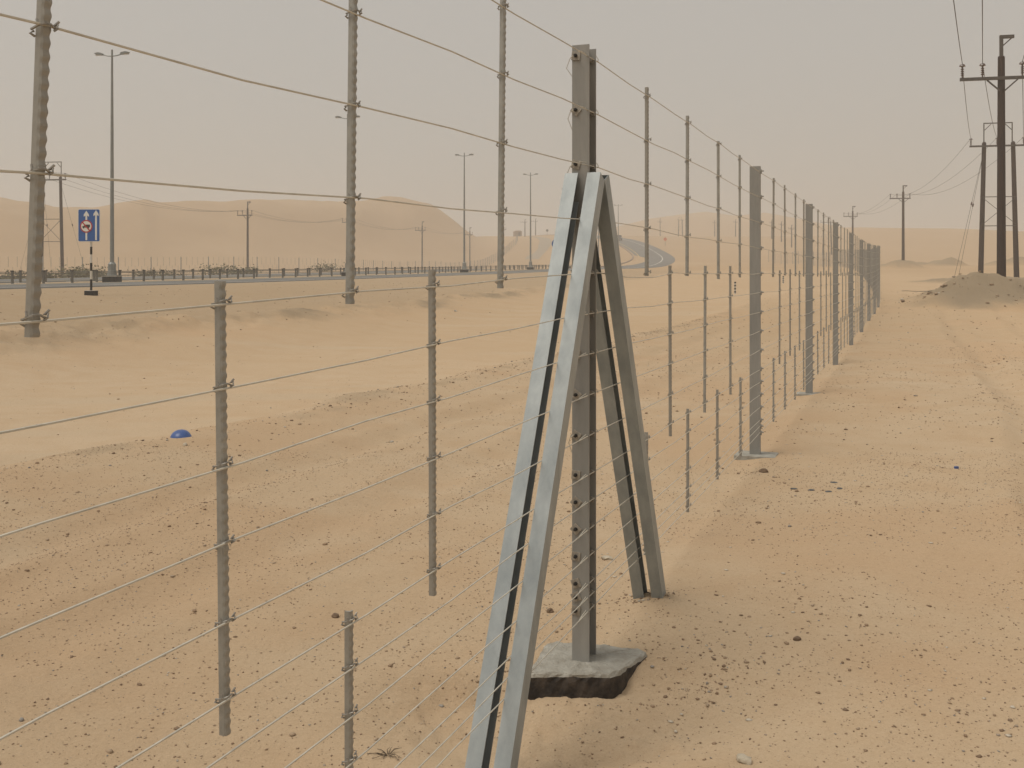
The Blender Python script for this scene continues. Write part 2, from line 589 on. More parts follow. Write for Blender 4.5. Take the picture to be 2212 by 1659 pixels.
def polar_ground():
    angs = list(np.radians(np.arange(-36, 36.01, .18)))
    angs += list(np.radians(np.arange(38, 322.1, 4.0)))
    angs = np.array(angs)
    na = len(angs)
    rs = [0.6]
    while rs[-1] < 1400:
        r = rs[-1]
        rs.append(r * (1.0095 if r < 60 else 1.013))
    rs = np.array(rs)
    R, A = np.meshgrid(rs, angs, indexing='ij')
    X, Y = R * np.sin(A), R * np.cos(A)
    z, g, pa, rd, du = terrain(X.ravel(), Y.ravel())
    n = X.size + 1
    co = np.empty((n, 3), np.float32)
    co[:-1, 0], co[:-1, 1], co[:-1, 2] = X.ravel(), Y.ravel(), z
    co[-1] = (0, 0, float(z[:na].mean()))
    i = np.arange(len(rs) - 1)[:, None] * na
    j = np.arange(na)[None, :]
    j2 = (j + 1) % na
    quads = np.stack([i + j, i + j2, i + na + j2, i + na + j], -1).reshape(-1, 4)[:, ::-1]
    tris = np.stack([np.full(na, n - 1), (np.arange(na) + 1) % na, np.arange(na)], -1)
    me = bpy.data.meshes.new('ground')
    me.vertices.add(n)
    me.vertices.foreach_set('co', co.ravel())
    loops = np.concatenate([quads.ravel(), tris.ravel()]).astype(np.int32)
    me.loops.add(len(loops))
    me.loops.foreach_set('vertex_index', loops)
    starts = np.concatenate([np.arange(len(quads)) * 4, len(quads) * 4 + np.arange(len(tris)) * 3]).astype(np.int32)
    me.polygons.add(len(starts))
    me.polygons.foreach_set('loop_start', starts)
    me.update(calc_edges=True)
    me.validate()
    for nm, arr in (('grey', g), ('pale', pa), ('red', rd), ('dune', du)):
        a = me.attributes.new(nm, 'FLOAT', 'POINT')
        a.data.foreach_set('value', np.append(np.clip(arr, 0, 1), 0).astype(np.float32))
    me.shade_smooth()
    o = put('ground', me, ground_material())
    return tag(o, kind='structure')


ground = polar_ground()


# ------------------------------------------------------------------ roads
def strip(name, yk, xk, zk, off0, off1, y0, y1, dz, m, step=2.0, skirt=.25):
    ys = np.arange(y0, y1, step)
    x, z = np.interp(ys, yk, xk), np.interp(ys, yk, zk)
    dx = np.gradient(x, ys)
    ln = np.sqrt(1 + dx * dx)
    nx, ny = 1 / ln, -dx / ln                            # to the right of travel
    vs, fs = [], []
    for k in range(len(ys)):
        o1 = off1(ys[k]) if callable(off1) else off1
        row = ((off0, -skirt), (off0, 0), (o1, 0), (o1 + .3, -skirt)) if skirt else ((off0, 0), (o1, 0))
        for o_, d_ in row:
            vs.append((x[k] + nx[k] * o_, ys[k] + ny[k] * o_, z[k] + dz + d_))
    n = 4 if skirt else 2
    for k in range(len(ys) - 1):
        for c_ in range(n - 1):
            a = n * k + c_
            fs.append((a, a + 1, a + n + 1, a + n))
    me = bpy.data.meshes.new(name)
    me.from_pydata(vs, [], fs)
    o = put(name, me, m)
    return tag(o, kind='structure')


edge = lambda y: -2.4 + 2.4 * float(sstep(110, 165, np.array(y)))
strip('road', AY, AX, AZ, -9.0, edge, -150, 412, .05, M['asphalt'])
strip('road', BY, BX, BZ, -9.0, 0, -150, 236, .05, M['asphalt'])
strip('track', BY, BX, BZ, -4.0, 0, 292, 412, .05, mat('track_gravel', (.36, .30, .225), .9))
strip('edge_line', AY, AX, AZ, -2.85, -2.65, -150, 412, .054, M['white'], skirt=0)
strip('edge_line', AY, AX, AZ, -8.2, -8.0, -150, 412, .054, M['yellow'], skirt=0)
strip('edge_line', BY, BX, BZ, -1.0, -.8, -150, 236, .054, M['yellow'], skirt=0)


def kerb(name, yk, xk, zk, off0, off1, y0, y1, h, m):
    ys = np.arange(y0, y1, 3.0)
    x, z = np.interp(ys, yk, xk), np.interp(ys, yk, zk)
    mb = MB()
    prev = None
    for k in range(len(ys)):
        a = [(x[k] + o_, ys[k], z[k] + hh) for o_, hh in ((off0, -.05), (off0, h), (off1, h), (off1, -.05))]
        o0 = len(mb.v)
        mb.v += a
        if prev is not None:
            for i in range(4):
                j = (i + 1) % 4
                mb.f.append((prev + i, prev + j, o0 + j, o0 + i))
        prev = o0
    return tag(put(name, mb, m), kind='structure')


kerb('kerb', AY, AX, AZ, -9.75, -9.45, 150, 400, .16, mat('kerb_stone', (.30, .22, .17), .9))


def road_pt(y, off, B=False):
    """point at signed offset to the right of the road edge line"""
    yk, xk, zk = (BY, BX, BZ) if B else (AY, AX, AZ)
    x = float(np.interp(y, yk, xk))
    s = float((np.interp(y + 1, yk, xk) - np.interp(y - 1, yk, xk)) / 2)
    ln = math.hypot(1, s)
    return (x + off / ln, y - off * s / ln, float(np.interp(y, yk, zk))), math.atan(s)


# ------------------------------------------------------------------ the wire fence beside the camera
WZ = [2.46, 2.24, 2.02, 1.80, 1.58, 1.415, 1.25, 1.085, .92, .76, .65, .54, .43, .32, .265, .21]
WX = .030                                    # wire line, right of the post line
SP = 4.96
HK_T = [-20, 38, 46, 110, 170, 230, 300]
HK_D = [21.36, 21.36, 18.6, 17.5, 11, -2, -15]
_ts = np.arange(-10, 260, .25)
_hd = np.radians(np.interp(_ts, HK_T, HK_D))
_i0 = int(np.argmin(abs(_ts)))
_fx = np.cumsum(np.sin(_hd) * .25)
_fy = np.cumsum(np.cos(_hd) * .25)
_fx += P0[0] - _fx[_i0]
_fy += P0[1] - _fy[_i0]
_fz = terrain(_fx, _fy, False)[0]
_k = np.hanning(61)
_fzs = np.convolve(np.pad(_fz, 30, 'edge'), _k / _k.sum(), 'valid')
_fzs = np.where(_ts < 22, 0, np.where(_ts < 40, _fzs * (_ts - 22) / 18, _fzs))


def F(t, x=0.0):
    """world point on the fence line at run t, x metres to its right; and heading"""
    h = math.radians(np.interp(t, HK_T, HK_D))
    return (float(np.interp(t, _ts, _fx)) + x * math.cos(h), float(np.interp(t, _ts, _fy)) - x * math.sin(h), float(np.interp(t, _ts, _fzs))), h


def wz(i, t):
    z = WZ[i]
    if t < 0:
        z += .027 * t * min(1, max(0, (z - .72) / .75))
    return z


fence = thing('wire_fence', 'tall galvanised wire fence with steel posts running beside the sandy track', 'fence', (P0[0], P0[1], 0))
FB = Vector(fence.location)


def rel(p):
    return tuple(Vector(p) - FB)


def section(poly, z0, z1):
    """vertical extrusion of a closed section (x,y)"""
    mb = MB()
    return mb.prism(poly, lambda a, b, d: (a, b, d), z0, z1)


# strainer post: rolled I-section
W, D, T = .036, .050, .0065
ib = [(-W, -D), (W, -D), (W, -D + T), (.003, -D + T), (.003, D - T), (W, D - T), (W, D), (-W, D), (-W, D - T), (-.003, D - T), (-.003, -D + T), (-W, -D + T)]
strainer = put('strainer_post', section(ib, -.18, 2.5), M['post'], fence, (0, 0, 0), -TH)


def plate_mesh():
    mb = MB()
    mb.box((0, -.002, 0), (.036, .004, .036))
    mb.tube([(0, -.004, 0), (0, -.012, 0)], .008, 6)
    mb.tube([(0, -.012, 0), (0, -.024, 0)], .0045, 6)
    me = mb.mesh('bolt_plate')
    me.materials.append(M['plate'])
    me.materials.append(M['black'])
    me.polygons.foreach_set('material_index', [0 if len(p.vertices) == 4 and k < 6 else 1 for k, p in enumerate(me.polygons)])
    return me


def stub_mesh():
    mb = MB()
    mb.tube([(0, -.002, 0), (0, -.014, 0)], .010, 7)
    mb.box((.006, -.008, -.006), (.012, .006, .02))
    return mb.mesh('wire_clamp')


pm, sm = plate_mesh(), stub_mesh()
for i, z in enumerate(WZ):
    put('bolt_plate', pm, M['plate'], strainer, (-.019, -D, z - .004), rot=(0, random.uniform(-.9, .9) if i % 3 else .1, 0))
    put('wire_clamp', sm, M['plate'], strainer, (.019, D - T, z - .004), rot=(0, random.uniform(-.3, .3), 0))
    # wire tails bent back on themselves at the post
    k1, k2 = random.uniform(.015, .03), random.uniform(-.012, .012)
    tails = [[(WX - .004, -D - .10, -.006), (WX - .005, -D - .05, -.001), (WX - .006, -D - .004, .002)]]
    if i < 9:
        tails.append([(WX - .008, D + .002, .006), (WX + .006, D + .004, .010), (WX + .012, D + .010, -.002), (WX + .004, D + .03, -.008)])
    if i in (0, 1, 2, 5, 8):
        tails.append([(-.022, -D - .012, 0), (-W - .006, -D - .006, -.012), (-W - k1, -D + .01, -.045 + k2), (-W - .004, -D + .02, -.085)])
    for tl in tails:
        put('tie_wire', MB().tube(tl, .0016, 5), M['wire'], strainer, (0, 0, z))


# braces: pairs of channel sections leaning on the strainer post
def channel_brace(xc, y_top, y_bot, z_top, z_bot, out, web_right, splay=0.0):
    top, bot = Vector((0, y_top, z_top)), Vector((0, y_bot, z_bot))
    ax = (top - bot).normalized()
    n = Vector((0, -ax.z, ax.y))                          # normal in the fence plane
    if n.y * out < 0:
        n = -n
    hw, dp, t = .0275, .068, .0045
    s = 1 if web_right else -1
    poly = [(s * hw, 0), (s * hw, -dp), (-s * hw, -dp), (-s * hw, -dp + t), (s * (hw - t), -dp + t), (s * (hw - t), -t), (-s * hw, -t), (-s * hw, 0)]
    mb = MB()
    L = (top - bot).length
    mb.prism(poly, lambda a, b, d: tuple(bot + ax * d + Vector((a + splay * (1 - d / L), 0, 0)) + n * b), 0, L)
    me = mb.mesh('brace')
    o = put('brace', me, M['galv'], fence, rel(F(0)[0]), -TH)
    o.location = Vector(o.location) + Vector((CT, -ST, 0)) * xc
    return o


for xc, wr in ((-.035, False), (.060, True)):
    tag(channel_brace(xc, -.062, -1.17, 1.98, -.20, -1, wr), 'bright grey steel brace on the near side of the strainer post')
for xc, wr in ((-.033, False), (.060, True)):
    tag(channel_brace(xc, .062, .95, 1.98, -.09, 1, wr, .05), 'shaded steel brace on the far side of the strainer post')


# concrete footing of the strainer post
def footing():
    cs = [(.060, 4.035), (.385, 4.022), (.43, 4.06), (.565, 4.262), (.545, 4.30), (.40, 4.345), (.19, 4.385), (.14, 4.36)]
    pts = []
    for i in range(len(cs)):
        a, b = Vector((*cs[i], 0)), Vector((*cs[(i + 1) % len(cs)], 0))
        n = max(1, int((b - a).length / .022))
        for k in range(n):
            p = a.lerp(b, k / n)
            pts.append((p.x + random.uniform(-.0025, .0025), p.y + random.uniform(-.0025, .0025)))
    n = len(pts)
    cx, cy = sum(p[0] for p in pts) / n, sum(p[1] for p in pts) / n
    rows = []
    for sc_, z in ((1.0, -.24), (1.0, -.16), (1.005, -.09), (1.0, -.035), (.993, -.018), (.975, -.006), (.94, .0), (.6, .001)):
        rows.append([(cx + (x - cx) * sc_ + random.uniform(-.0015, .0015), cy + (y - cy) * sc_ + random.uniform(-.003, .003), z + random.uniform(-.004, .004) * (1 if z > -.2 else 0)) for x, y in pts])
    top = MB()
    v = [p for r in rows for p in r] + [(cx, cy, .001)]
    f, mi = [], []
    for k in range(len(rows) - 1):
        for i in range(n):
            j = (i + 1) % n
            f.append((k * n + i, k * n + j, (k + 1) * n + j, (k + 1) * n + i))
            mi.append(0 if k < 4 else 1)
    for i in range(n):
        f.append(((len(rows) - 1) * n + i, (len(rows) - 1) * n + (i + 1) % n, len(v) - 1))
        mi.append(1)
    me = bpy.data.meshes.new('concrete_footing')
    me.from_pydata([tuple(Vector(p) - FB) for p in v], [], f)
    me.materials.append(M['bitumen'])
    me.materials.append(M['concrete'])
    me.polygons.foreach_set('material_index', mi)
    import bmesh
    bm = bmesh.new()
    bm.from_mesh(me)
    bmesh.ops.recalc_face_normals(bm, faces=bm.faces)
    bm.to_mesh(me)
    bm.free()
    o = put('concrete_footing', me, None, fence)
    return tag(o, 'grey concrete block with dark painted sides under the strainer post')


footing()

# line posts: channel section with the back towards the camera
hw, dp, t_ = .045, .045, .004
lp = [(-hw, 0), (hw, 0), (hw, dp), (hw - t_, dp), (hw - t_, t_), (-hw + t_, t_), (-hw + t_, dp), (-hw, dp)]
lp_me = section(lp, -.3, 2.5).mesh('line_post')
pad_mb = MB()
pad_mb.prism([(-.17, -.13), (-.155, -.15), (.16, -.14), (.175, -.12), (.17, .13), (.15, .15), (-.15, .14), (-.17, .12)], lambda a, b, d: (a, b, d), -.12, .012)
pad_me = pad_mb.mesh('footing_pad')
bolt_mb = MB()
bolt_mb.tube([(0, 0, 0), (.014, 0, 0)], .012, 7)
bolt_mb.tube([(.014, 0, 0), (.028, 0, -.002)], .007, 6)
bolt_mb.box((.006, 0, -.012), (.012, .02, .026))
bolt_me = bolt_mb.mesh('bolt')
NPOST = 47
for n in range(-1, NPOST):
    if n == 0:
        continue
    (x, y, z), h = F(n * SP, -.012)
    if y < .5:
        continue
    po = put('line_post', lp_me, M['post'], fence, rel((x, y, z + random.uniform(-.006, .006))), -h + random.uniform(-.03, .03))
    po.rotation_euler.x = random.uniform(-.004, .004)
    if n <= 2:
        put('footing_pad', pad_me, M['concrete'], po, (0.01, .03, .005 if n == 1 else .0), random.uniform(-.08, .08))
    if n <= 9:
        for i in range(16):
            put('bolt', bolt_me, M['clip'], po, (hw, .012, WZ[i]))

# droppers: flat bar with a crimped wing
def dropper_mesh(length):
    mb = MB()
    pitch = .021
    nz = int(length / pitch * 6)
    for k in range(nz + 1):
        z = length * k / nz
        w = math.sin(2 * math.pi * z / pitch)
        d1, d2 = .0006 * w, .0008 * w
        ring = [(-.0155, 0, z), (-.004 + d1, -.0005, z), (.000 + d1 * 1.4, .0015, z), (.0012 + d2, .009, z), (.0005 + d2, .0135 + d2, z), (-.0035 + d2, .0135 + d2, z), (-.004 + d1, .006, z), (-.0155, .0045, z)]
        mb.v += ring
    m_ = 8
    for k in range(nz):
        for i in range(m_):
            j = (i + 1) % m_
            mb.f.append((k * m_ + i, k * m_ + j, (k + 1) * m_ + j, (k + 1) * m_ + i))
    mb.f.append(tuple(reversed(range(m_))))
    mb.f.append(tuple(nz * m_ + i for i in range(m_)))
    return mb.mesh('dropper')


ROWS = {'up': (0, 4, .030, .030), 'mid': (4, 9, .040, .075), 'low': (9, 15, .020, .040)}
drop_me = {k: dropper_mesh(WZ[a] - WZ[b] + e0 + e1) for k, (a, b, e0, e1) in ROWS.items()}
clip_mb = MB()
clip_mb.tube([(-.020, -.002, -.004), (-.012, -.004, -.003), (-.002, -.005, 0), (.006, -.001, .003), (.006, .010, .004), (.005, .019, 0)], .0021, 5)
clip_mb.tube([(.004, .018, -.004), (.009, .021, 0), (.006, .024, .006), (.002, .020, .004), (.006, .026, .012)], .0022, 5)
clip_mb.tube([(-.019, .002, -.006), (-.021, -.003, -.010), (-.018, .004, -.014)], .0022, 5)
clip_mb.tube([(-.003, -.006, .001), (-.005, -.006, .009)], .0020, 5)
clip_me = clip_mb.mesh('clip')

spots = [('up', -2.833, .040), ('up', -1.907, .022), ('up', -.966, .012), ('mid', -2.392, -.014), ('mid', -1.47, 0.001), ('low', -2.833, 0), ('low', -1.918, 0.0)]
for n in range(0, 27):
    for k in (1, 2, 3, 4):
        spots.append(('up', n * SP + k * .99 + random.uniform(-.04, .04), random.uniform(-.006, .006)))
        spots.append(('low', n * SP + k * .99 + random.uniform(-.04, .04), random.uniform(-.006, .006)))
    for k in (1.5, 2.5, 3.5):
        spots.append(('mid', n * SP + k * .99 + random.uniform(-.04, .04), random.uniform(-.006, .006)))
far_spots = []
for kind, t, tilt in spots[:300]:
    a, b, e0, e1 = ROWS[kind]
    zt, zb_ = wz(a, t) + e0, wz(b, t) - e1
    (x, y, z), h = F(t, WX - .004)
    s = (zt - zb_) / (WZ[a] - WZ[b] + e0 + e1)
    dz = random.uniform(-.012, .012) if t > 0 else 0
    o = put('dropper', drop_me[kind], M['dropper'], fence, rel((x, y, z + zb_ + dz)), rot=(-tilt, random.uniform(-.006, .006), -h + random.uniform(-.16, .16)))
    o.scale.z = s
    # lean about the middle, not the lower end
    o.location = Vector(o.location) - Vector((math.sin(h), math.cos(h), 0)) * math.sin(tilt) * (zt - zb_) / 2
    if t < 16:
        for i in range(a, b + 1):
            put('clip', clip_me, M['clip'], o, (.001, -.002, (wz(i, t) - zb_ - dz) / s), rot=(0, 0, random.uniform(-.15, .15)))
far_mb = MB()
for n in range(27, NPOST - 1):
    for kind, ks in (('up', (1, 2, 3, 4)), ('mid', (1.5, 2.5, 3.5)), ('low', (1, 2, 3, 4))):
        a, b, e0, e1 = ROWS[kind]
        for k in ks:
            (x, y, z), h = F(n * SP + k * .99, WX)
            zt, zb_ = WZ[a] + e0, WZ[b] - e1
            far_mb.box(rel((x, y, z + (zt + zb_) / 2)), (.022, .018, zt - zb_))
tag(put('distant_droppers', far_mb, M['dropper'], fence), kind='stuff')

# sixteen line wires
for i in range(16):
    pts = []
    t = -4.3
    while t < (NPOST - 1) * SP:
        (x, y, z), h = F(t, WX)
        jit = random.uniform(-.006, .006) if t < 40 else 0
        if abs(t) < .15:
            jit = 0
        if i == 4 and .3 < t < 1.2:
            jit -= .022
        pts.append(rel((x, y, z + wz(i, t) - .004 + jit)))
        t += .49 if t < 45 else (2.5 if t < 120 else SP)
    put('wire', MB().tube(pts, .0022, 5), M['wire'], fence)


# ------------------------------------------------------------------ second fence beyond the road
FY = np.array([70, 98, 150, 200, 250, 300, 330, 345, 360.])
FX = np.array([-49.4, -40.2, -23.0, -14.5, -8.0, -3.5, -.5, 1.5, 2.0])
ffence = thing('wire_fence', 'low hazy wire fence along the far side of the road below the dune', 'fence', (-40.2, 98, H(-40.2, 98)))
FFB = Vector(ffence.location)
fl = [(float(np.interp(y, FY, FX)), y) for y in np.arange(70, 360, .25)]
cum = [0]
for a, b in zip(fl, fl[1:]):
    cum.append(cum[-1] + math.hypot(b[0] - a[0], b[1] - a[1]))
fz = terrain(np.array([p[0] for p in fl]), np.array([p[1] for p in fl]))[0]
fz = np.convolve(np.pad(fz, 40, 'edge'), np.ones(81) / 81, 'valid')


def FF(s):
    return Vector((float(np.interp(s, cum, [p[0] for p in fl])), float(np.interp(s, cum, [p[1] for p in fl])), float(np.interp(s, cum, fz))))


fp_me = section([(-.045, -.03), (.045, -.03), (.045, .03), (-.045, .03)], -.4, 2.5).mesh('post')
s = 3.2
fd = MB()
nps = 0
while s < cum[-1] - 1:
    put('post', fp_me, M['post'], ffence, FF(s) - FFB, -.3)
    nps += 1
    for k in range(1, 5):
        p = FF(min(s + k, cum[-1])) - FFB
        fd.box(p + Vector((0, 0, 2.0)), (.022, .022, .92))
        fd.box(p + Vector((0, 0, .5)), (.022, .022, .6))
        p = FF(min(s + k + .5, cum[-1])) - FFB
        fd.box(p + Vector((0, 0, 1.12)), (.022, .022, .9))
    s += 5.0
tag(put('droppers', fd, M['dropper'], ffence), kind='stuff')
for z in WZ[::2]:
    pts = [FF(v) - FFB + Vector((0, 0, z)) for v in np.arange(2, cum[-1], 5.0)]
    put('wire', MB().tube(pts, .0018, 4), M['wire'], ffence)


# ------------------------------------------------------------------ post-and-cable barriers either side of the median
bp = MB()
bp.prism([(-.05, -.035), (.05, -.035), (.05, .035), (-.05, .035)], lambda a, b, d: (a, b, d), -.12, .60)
bar_me = bp.mesh('barrier_post')
cap_me = MB().box((0, 0, .625), (.13, .09, .05)).mesh('cap')
foot_me = MB().box((0, 0, .02), (.42, .30, .06)).mesh('foot')
for off, lab in ((-9.8, 'low barrier of stubby posts and cables along the nearer edge of the median'),
                 (-12.4, 'low barrier of stubby posts and cables behind the street lamps')):
    p0, h0 = road_pt(45, off)
    br = thing('cable_barrier', lab, 'barrier', p0, group='barriers along the median')
    B0 = Vector(p0)
    y = 33.0 + (0 if off > -11 else 1.3)
    k = 0
    line = []
    while y < 150:
        p, h = road_pt(y, off)
        po = put('post', bar_me, M['bar_post'], br, Vector(p) - B0, -h)
        if y < 100:
            put('cap', cap_me, M['black'], po)
            if off < -11 or k % 3 == 0:
                put('foot', foot_me, M['white'], po)
        line.append(Vector(p) - B0)
        y += random.uniform(1.55, 1.95)
        k += 1
    for z in (.36, .50, .57):
        put('cable', MB().tube([p + Vector((0, 0, z)) for p in line], .011, 4), M['bar_post'], br)


# ------------------------------------------------------------------ street lamps on the median
def lamp_post():
    r = thing('street_lamp', '', 'street lamp')
    mb = MB()
    for s_ in (-.2, .2):
        mb.box((s_, 0, .15), (.38, .55, .34))
    put('pedestal', mb, M['black'], r)
    put('pedestal_cap', MB().box((0, 0, .335), (.82, .6, .03)), M['white'], r)
    put('base_sleeve', MB().lathe([(.26, .35), (.22, .55), (.20, .62), (.20, .95), (.13, 1.05)], 10), M['lamp_pole'], r)
    put('pole', MB().lathe([(.105, .9), (.10, 3.0), (.075, 8.0), (.05, 11.7), (.048, 12.05)], 10), M['lamp_pole'], r)
    for s_ in (-1, 1):
        arm = put('arm', MB().tube([(0, 0, 11.72), (s_ * .25, 0, 11.74), (s_ * .6, 0, 11.82)], .032, 6), M['lamp_pole'], r)
        mb = MB()
        mb.prism([(0, -.035), (.12, -.055), (.45, -.03), (.47, .02), (.30, .07), (.10, .06), (0, .03)],
                 lambda a, b, d: (s_ * (.5 + a * .95), d, 11.83 + b + a * .10), -.10, .10)
        hd = put('lamp_head', mb, M['lamp_pole'], r)
        put('lens', MB().box((s_ * .80, 0, 11.80), (.26, .14, .03)), M['white'], hd)
    return r


lamp0 = lamp_post()
lamp_words = ['tall double-armed street lamp on a dark base just right of the blue sign',
              'double-armed street lamp standing behind the second hanging fence stay',
              'hazy double-armed street lamp left of the third hanging fence stay',
              'hazy double-armed street lamp between the third hanging fence stay and the strainer post',
              'faint street lamp mostly hidden behind the near braces',
              'faint street lamp hidden behind the strainer post',
              'faint street lamp just right of the far braces']
for i, (y, tx) in enumerate([(53, -20.7), (76, -12.2), (103, -4.8), (127, 2.3), (152, 8.3), (180, 15.2), (212, 22.0)]):
    r = lamp0 if i == 0 else copy_tree(lamp0)
    xr = tx
    _, h = road_pt(y, -11)
    r.location = (xr, y, H(xr, y) - .02)
    r.rotation_euler = (0, 0, -h * .6)
    tag(r, lamp_words[i], 'street lamp', 'street lamps along the median')


# ------------------------------------------------------------------ road signs
sgx, sgy = at(197, 632, 33)[:2]
sz = H(sgx, sgy)
rs_ = thing('road_sign', 'blue lane sign with white arrows and no-trucks disc on striped pole', 'road sign', (sgx, sgy, sz), -.06)
put('base_block', MB().box((0, 0, .055), (.31, .31, .19)), M['black'], rs_)
put('base_cap', MB().box((0, 0, .157), (.30, .30, .014)), M['white'], rs_)
zz = .16
for ln, m_ in ((.36, 'black'), (.27, 'white'), (.26, 'black'), (.27, 'white'), (.25, 'black'), (.20, 'white')):
    put('pole_band', MB().tube([(0, 0, zz), (0, 0, zz + ln)], .037, 10), M[m_], rs_)
    zz += ln
put('pole', MB().tube([(0, .0, zz), (0, .0, zz + .95)], .036, 8), M['lamp_pole'], rs_)
bw, bh, bz0 = .725, 1.05, zz - .04


def rrect(w, h, r, n=4):
    ps = []
    for cx, cy, a0 in ((w / 2 - r, h / 2 - r, 0), (-w / 2 + r, h / 2 - r, 90), (-w / 2 + r, -h / 2 + r, 180), (w / 2 - r, -h / 2 + r, 270)):
        for k in range(n + 1):
            a = math.radians(a0 + 90 * k / n)
            ps.append((cx + r * math.cos(a), cy + r * math.sin(a)))
    return ps


bx0 = -.045
fmap = lambda a, b, d: (bx0 + a, -.04 - d, bz0 + bh / 2 + b)
board = put('board', MB().prism(rrect(bw, bh, .05), fmap, 0, .02), M['sign_white'], rs_)
put('board_face', MB().prism(rrect(bw - .03, bh - .03, .04), fmap, .0195, .023), M['blue'], board)


def arrow(cx, y0, y1, sw=.058):
    hd = .155
    return [(cx - sw / 2, y0), (cx + sw / 2, y0), (cx + sw / 2, y1 - hd), (cx + .085, y1 - hd - .035), (cx + .085, y1 - hd + .03), (cx, y1), (cx - .085, y1 - hd + .03), (cx - .085, y1 - hd - .035), (cx - sw / 2, y1 - hd)]


put('arrow', MB().prism(arrow(-.085, -bh / 2 + .05, bh / 2 - .055), fmap, .0225, .026), M['sign_white'], board)
put('arrow', MB().prism(arrow(.235, -bh / 2 + .05, bh / 2 - .035), fmap, .0225, .026), M['sign_white'], board)


def disc(r, n=28):
    return [(-.085 + r * math.cos(2 * math.pi * k / n), -.03 + r * math.sin(2 * math.pi * k / n)) for k in range(n)]


put('disc_ring', MB().prism(disc(.205), fmap, .0255, .030), M['red'], board)
put('disc_face', MB().prism(disc(.168), fmap, .0295, .033), M['sign_white'], board)
tr = MB()
tr.prism([(-.125, -.04), (.04, -.04), (.04, -.015), (-.045, -.015), (-.045, .055), (-.06, .055), (-.075, .01), (-.125, 0)], lambda a, b, d: fmap(a - .085, b - .03, d), .0325, .036)
tr.prism([(-.035, -.022), (.125, -.030), (.125, .055), (-.035, .055)], lambda a, b, d: fmap(a - .085, b - .03, d), .0328, .0363)
for cx in (-.085, .075):
    tr.prism([(cx + .026 * math.cos(k * math.pi / 5), -.045 + .026 * math.sin(k * math.pi / 5)) for k in range(10)], lambda a, b, d: fmap(a - .085, b - .03, d), .0322, .0366)
put('truck_symbol', tr, M['black'], board)
sl = MB()
sl.prism([(-.135, .115), (-.105, .140), (.125, -.115), (.095, -.140)], lambda a, b, d: fmap(a - .085, b - .03, d), .0365, .040)
put('slash', sl, M['red'], board)

# round blue sign half behind the near braces
p = at(1203, 527, 86)
gz = H(p[0], p[1])
b2 = thing('road_sign', 'round blue road sign half hidden behind the near braces', 'road sign', (p[0], p[1], gz))
put('pole', MB().tube([(0, .03, -.1), (0, .03, p[2] - gz + .3)], .04, 8), M['lamp_pole'], b2)
c = p[2] - gz
dd = MB().prism([(.46 * math.cos(k * math.pi / 14), .46 * math.sin(k * math.pi / 14)) for k in range(28)], lambda a, b, d: (a, -d, c + b), .0, .02)
put('disc', dd, M['sign_white'], b2)
dd = MB().prism([(.44 * math.cos(k * math.pi / 14), .44 * math.sin(k * math.pi / 14)) for k in range(28)], lambda a, b, d: (a, -d, c + b), .0195, .025)
put('disc_face', dd, M['blue'], b2)

# orange warning sign by the bend
p = at(1437, 517, 300)
gz = H(p[0], p[1])
b3 = thing('road_sign', 'small orange diamond sign on a post beside the distant bend', 'road sign', (p[0], p[1], gz))
c = max(1.6, p[2] - gz)
put('pole', MB().tube([(0, .04, -.1), (0, .04, c)], .05, 6), M['lamp_pole'], b3)
put('board', MB().prism([(0, .62), (.62, 0), (0, -.62), (-.62, 0)], lambda a, b, d: (a, -d, c + b), 0, .03), M['orange'], b3)

# far round sign on the skyline
p = at(1182, 500, 395)
gz = H(p[0], p[1])
b4 = thing('road_sign', 'tiny dark round sign on the hazy skyline left of the braces', 'road sign', (p[0], p[1], gz))
c = max(1.8, p[2] - gz)
put('pole', MB().tube([(0, .04, -.1), (0, .04, c)], .05, 6), M['lamp_pole'], b4)
put('disc', MB().prism([(.5 * math.cos(k * math.pi / 8), .5 * math.sin(k * math.pi / 8)) for k in range(16)], lambda a, b, d: (a, -d, c + b), 0, .03), M['black'], b4)

# striped marker posts in the low ground
for (u, w0, w1, lab) in ((1588, 609, 636, 'short black and white striped marker post left of the first line post'),
                         (1692, 576, 592, 'small striped marker post seen between the first and second line posts')):
    gx, gy, gz = ground_at(u, w1)
    gy = min(gy, 75)
    gx = (u - 1106) / FPX * gy
    gz = H(gx, gy)
    hh = (w1 - w0) / FPX * gy
    mp = thing('marker_post', lab, 'marker post', (gx, gy, gz), group='striped marker posts')
    nb = 8
    for k in range(nb):
        put('band', MB().box((0, 0, hh * (k + .5) / nb), (.10, .05, hh / nb)), M['white' if k % 2 == 0 else 'black'], mp)


# ------------------------------------------------------------------ power poles
def sag(a, b, s, n=10):
    a, b = Vector(a), Vector(b)
    return [a.lerp(b, k / n) - Vector((0, 0, 4 * s * (k / n) * (1 - k / n))) for k in range(n + 1)]


INS = (-1.62, -.80, .80)


def insulator(mb, x, y, z, hgt=.62):
    prof = [(.035, 0), (.035, .06)]
    for k in range(4):
        z0 = .10 + k * .085
        prof += [(.04, z0), (.085, z0 + .03), (.04, z0 + .05)]
    prof += [(.04, hgt - .14), (.14, hgt - .11), (.10, hgt - .03), (.03, hgt)]
    mb.lathe(prof, 8, (x, y, z))


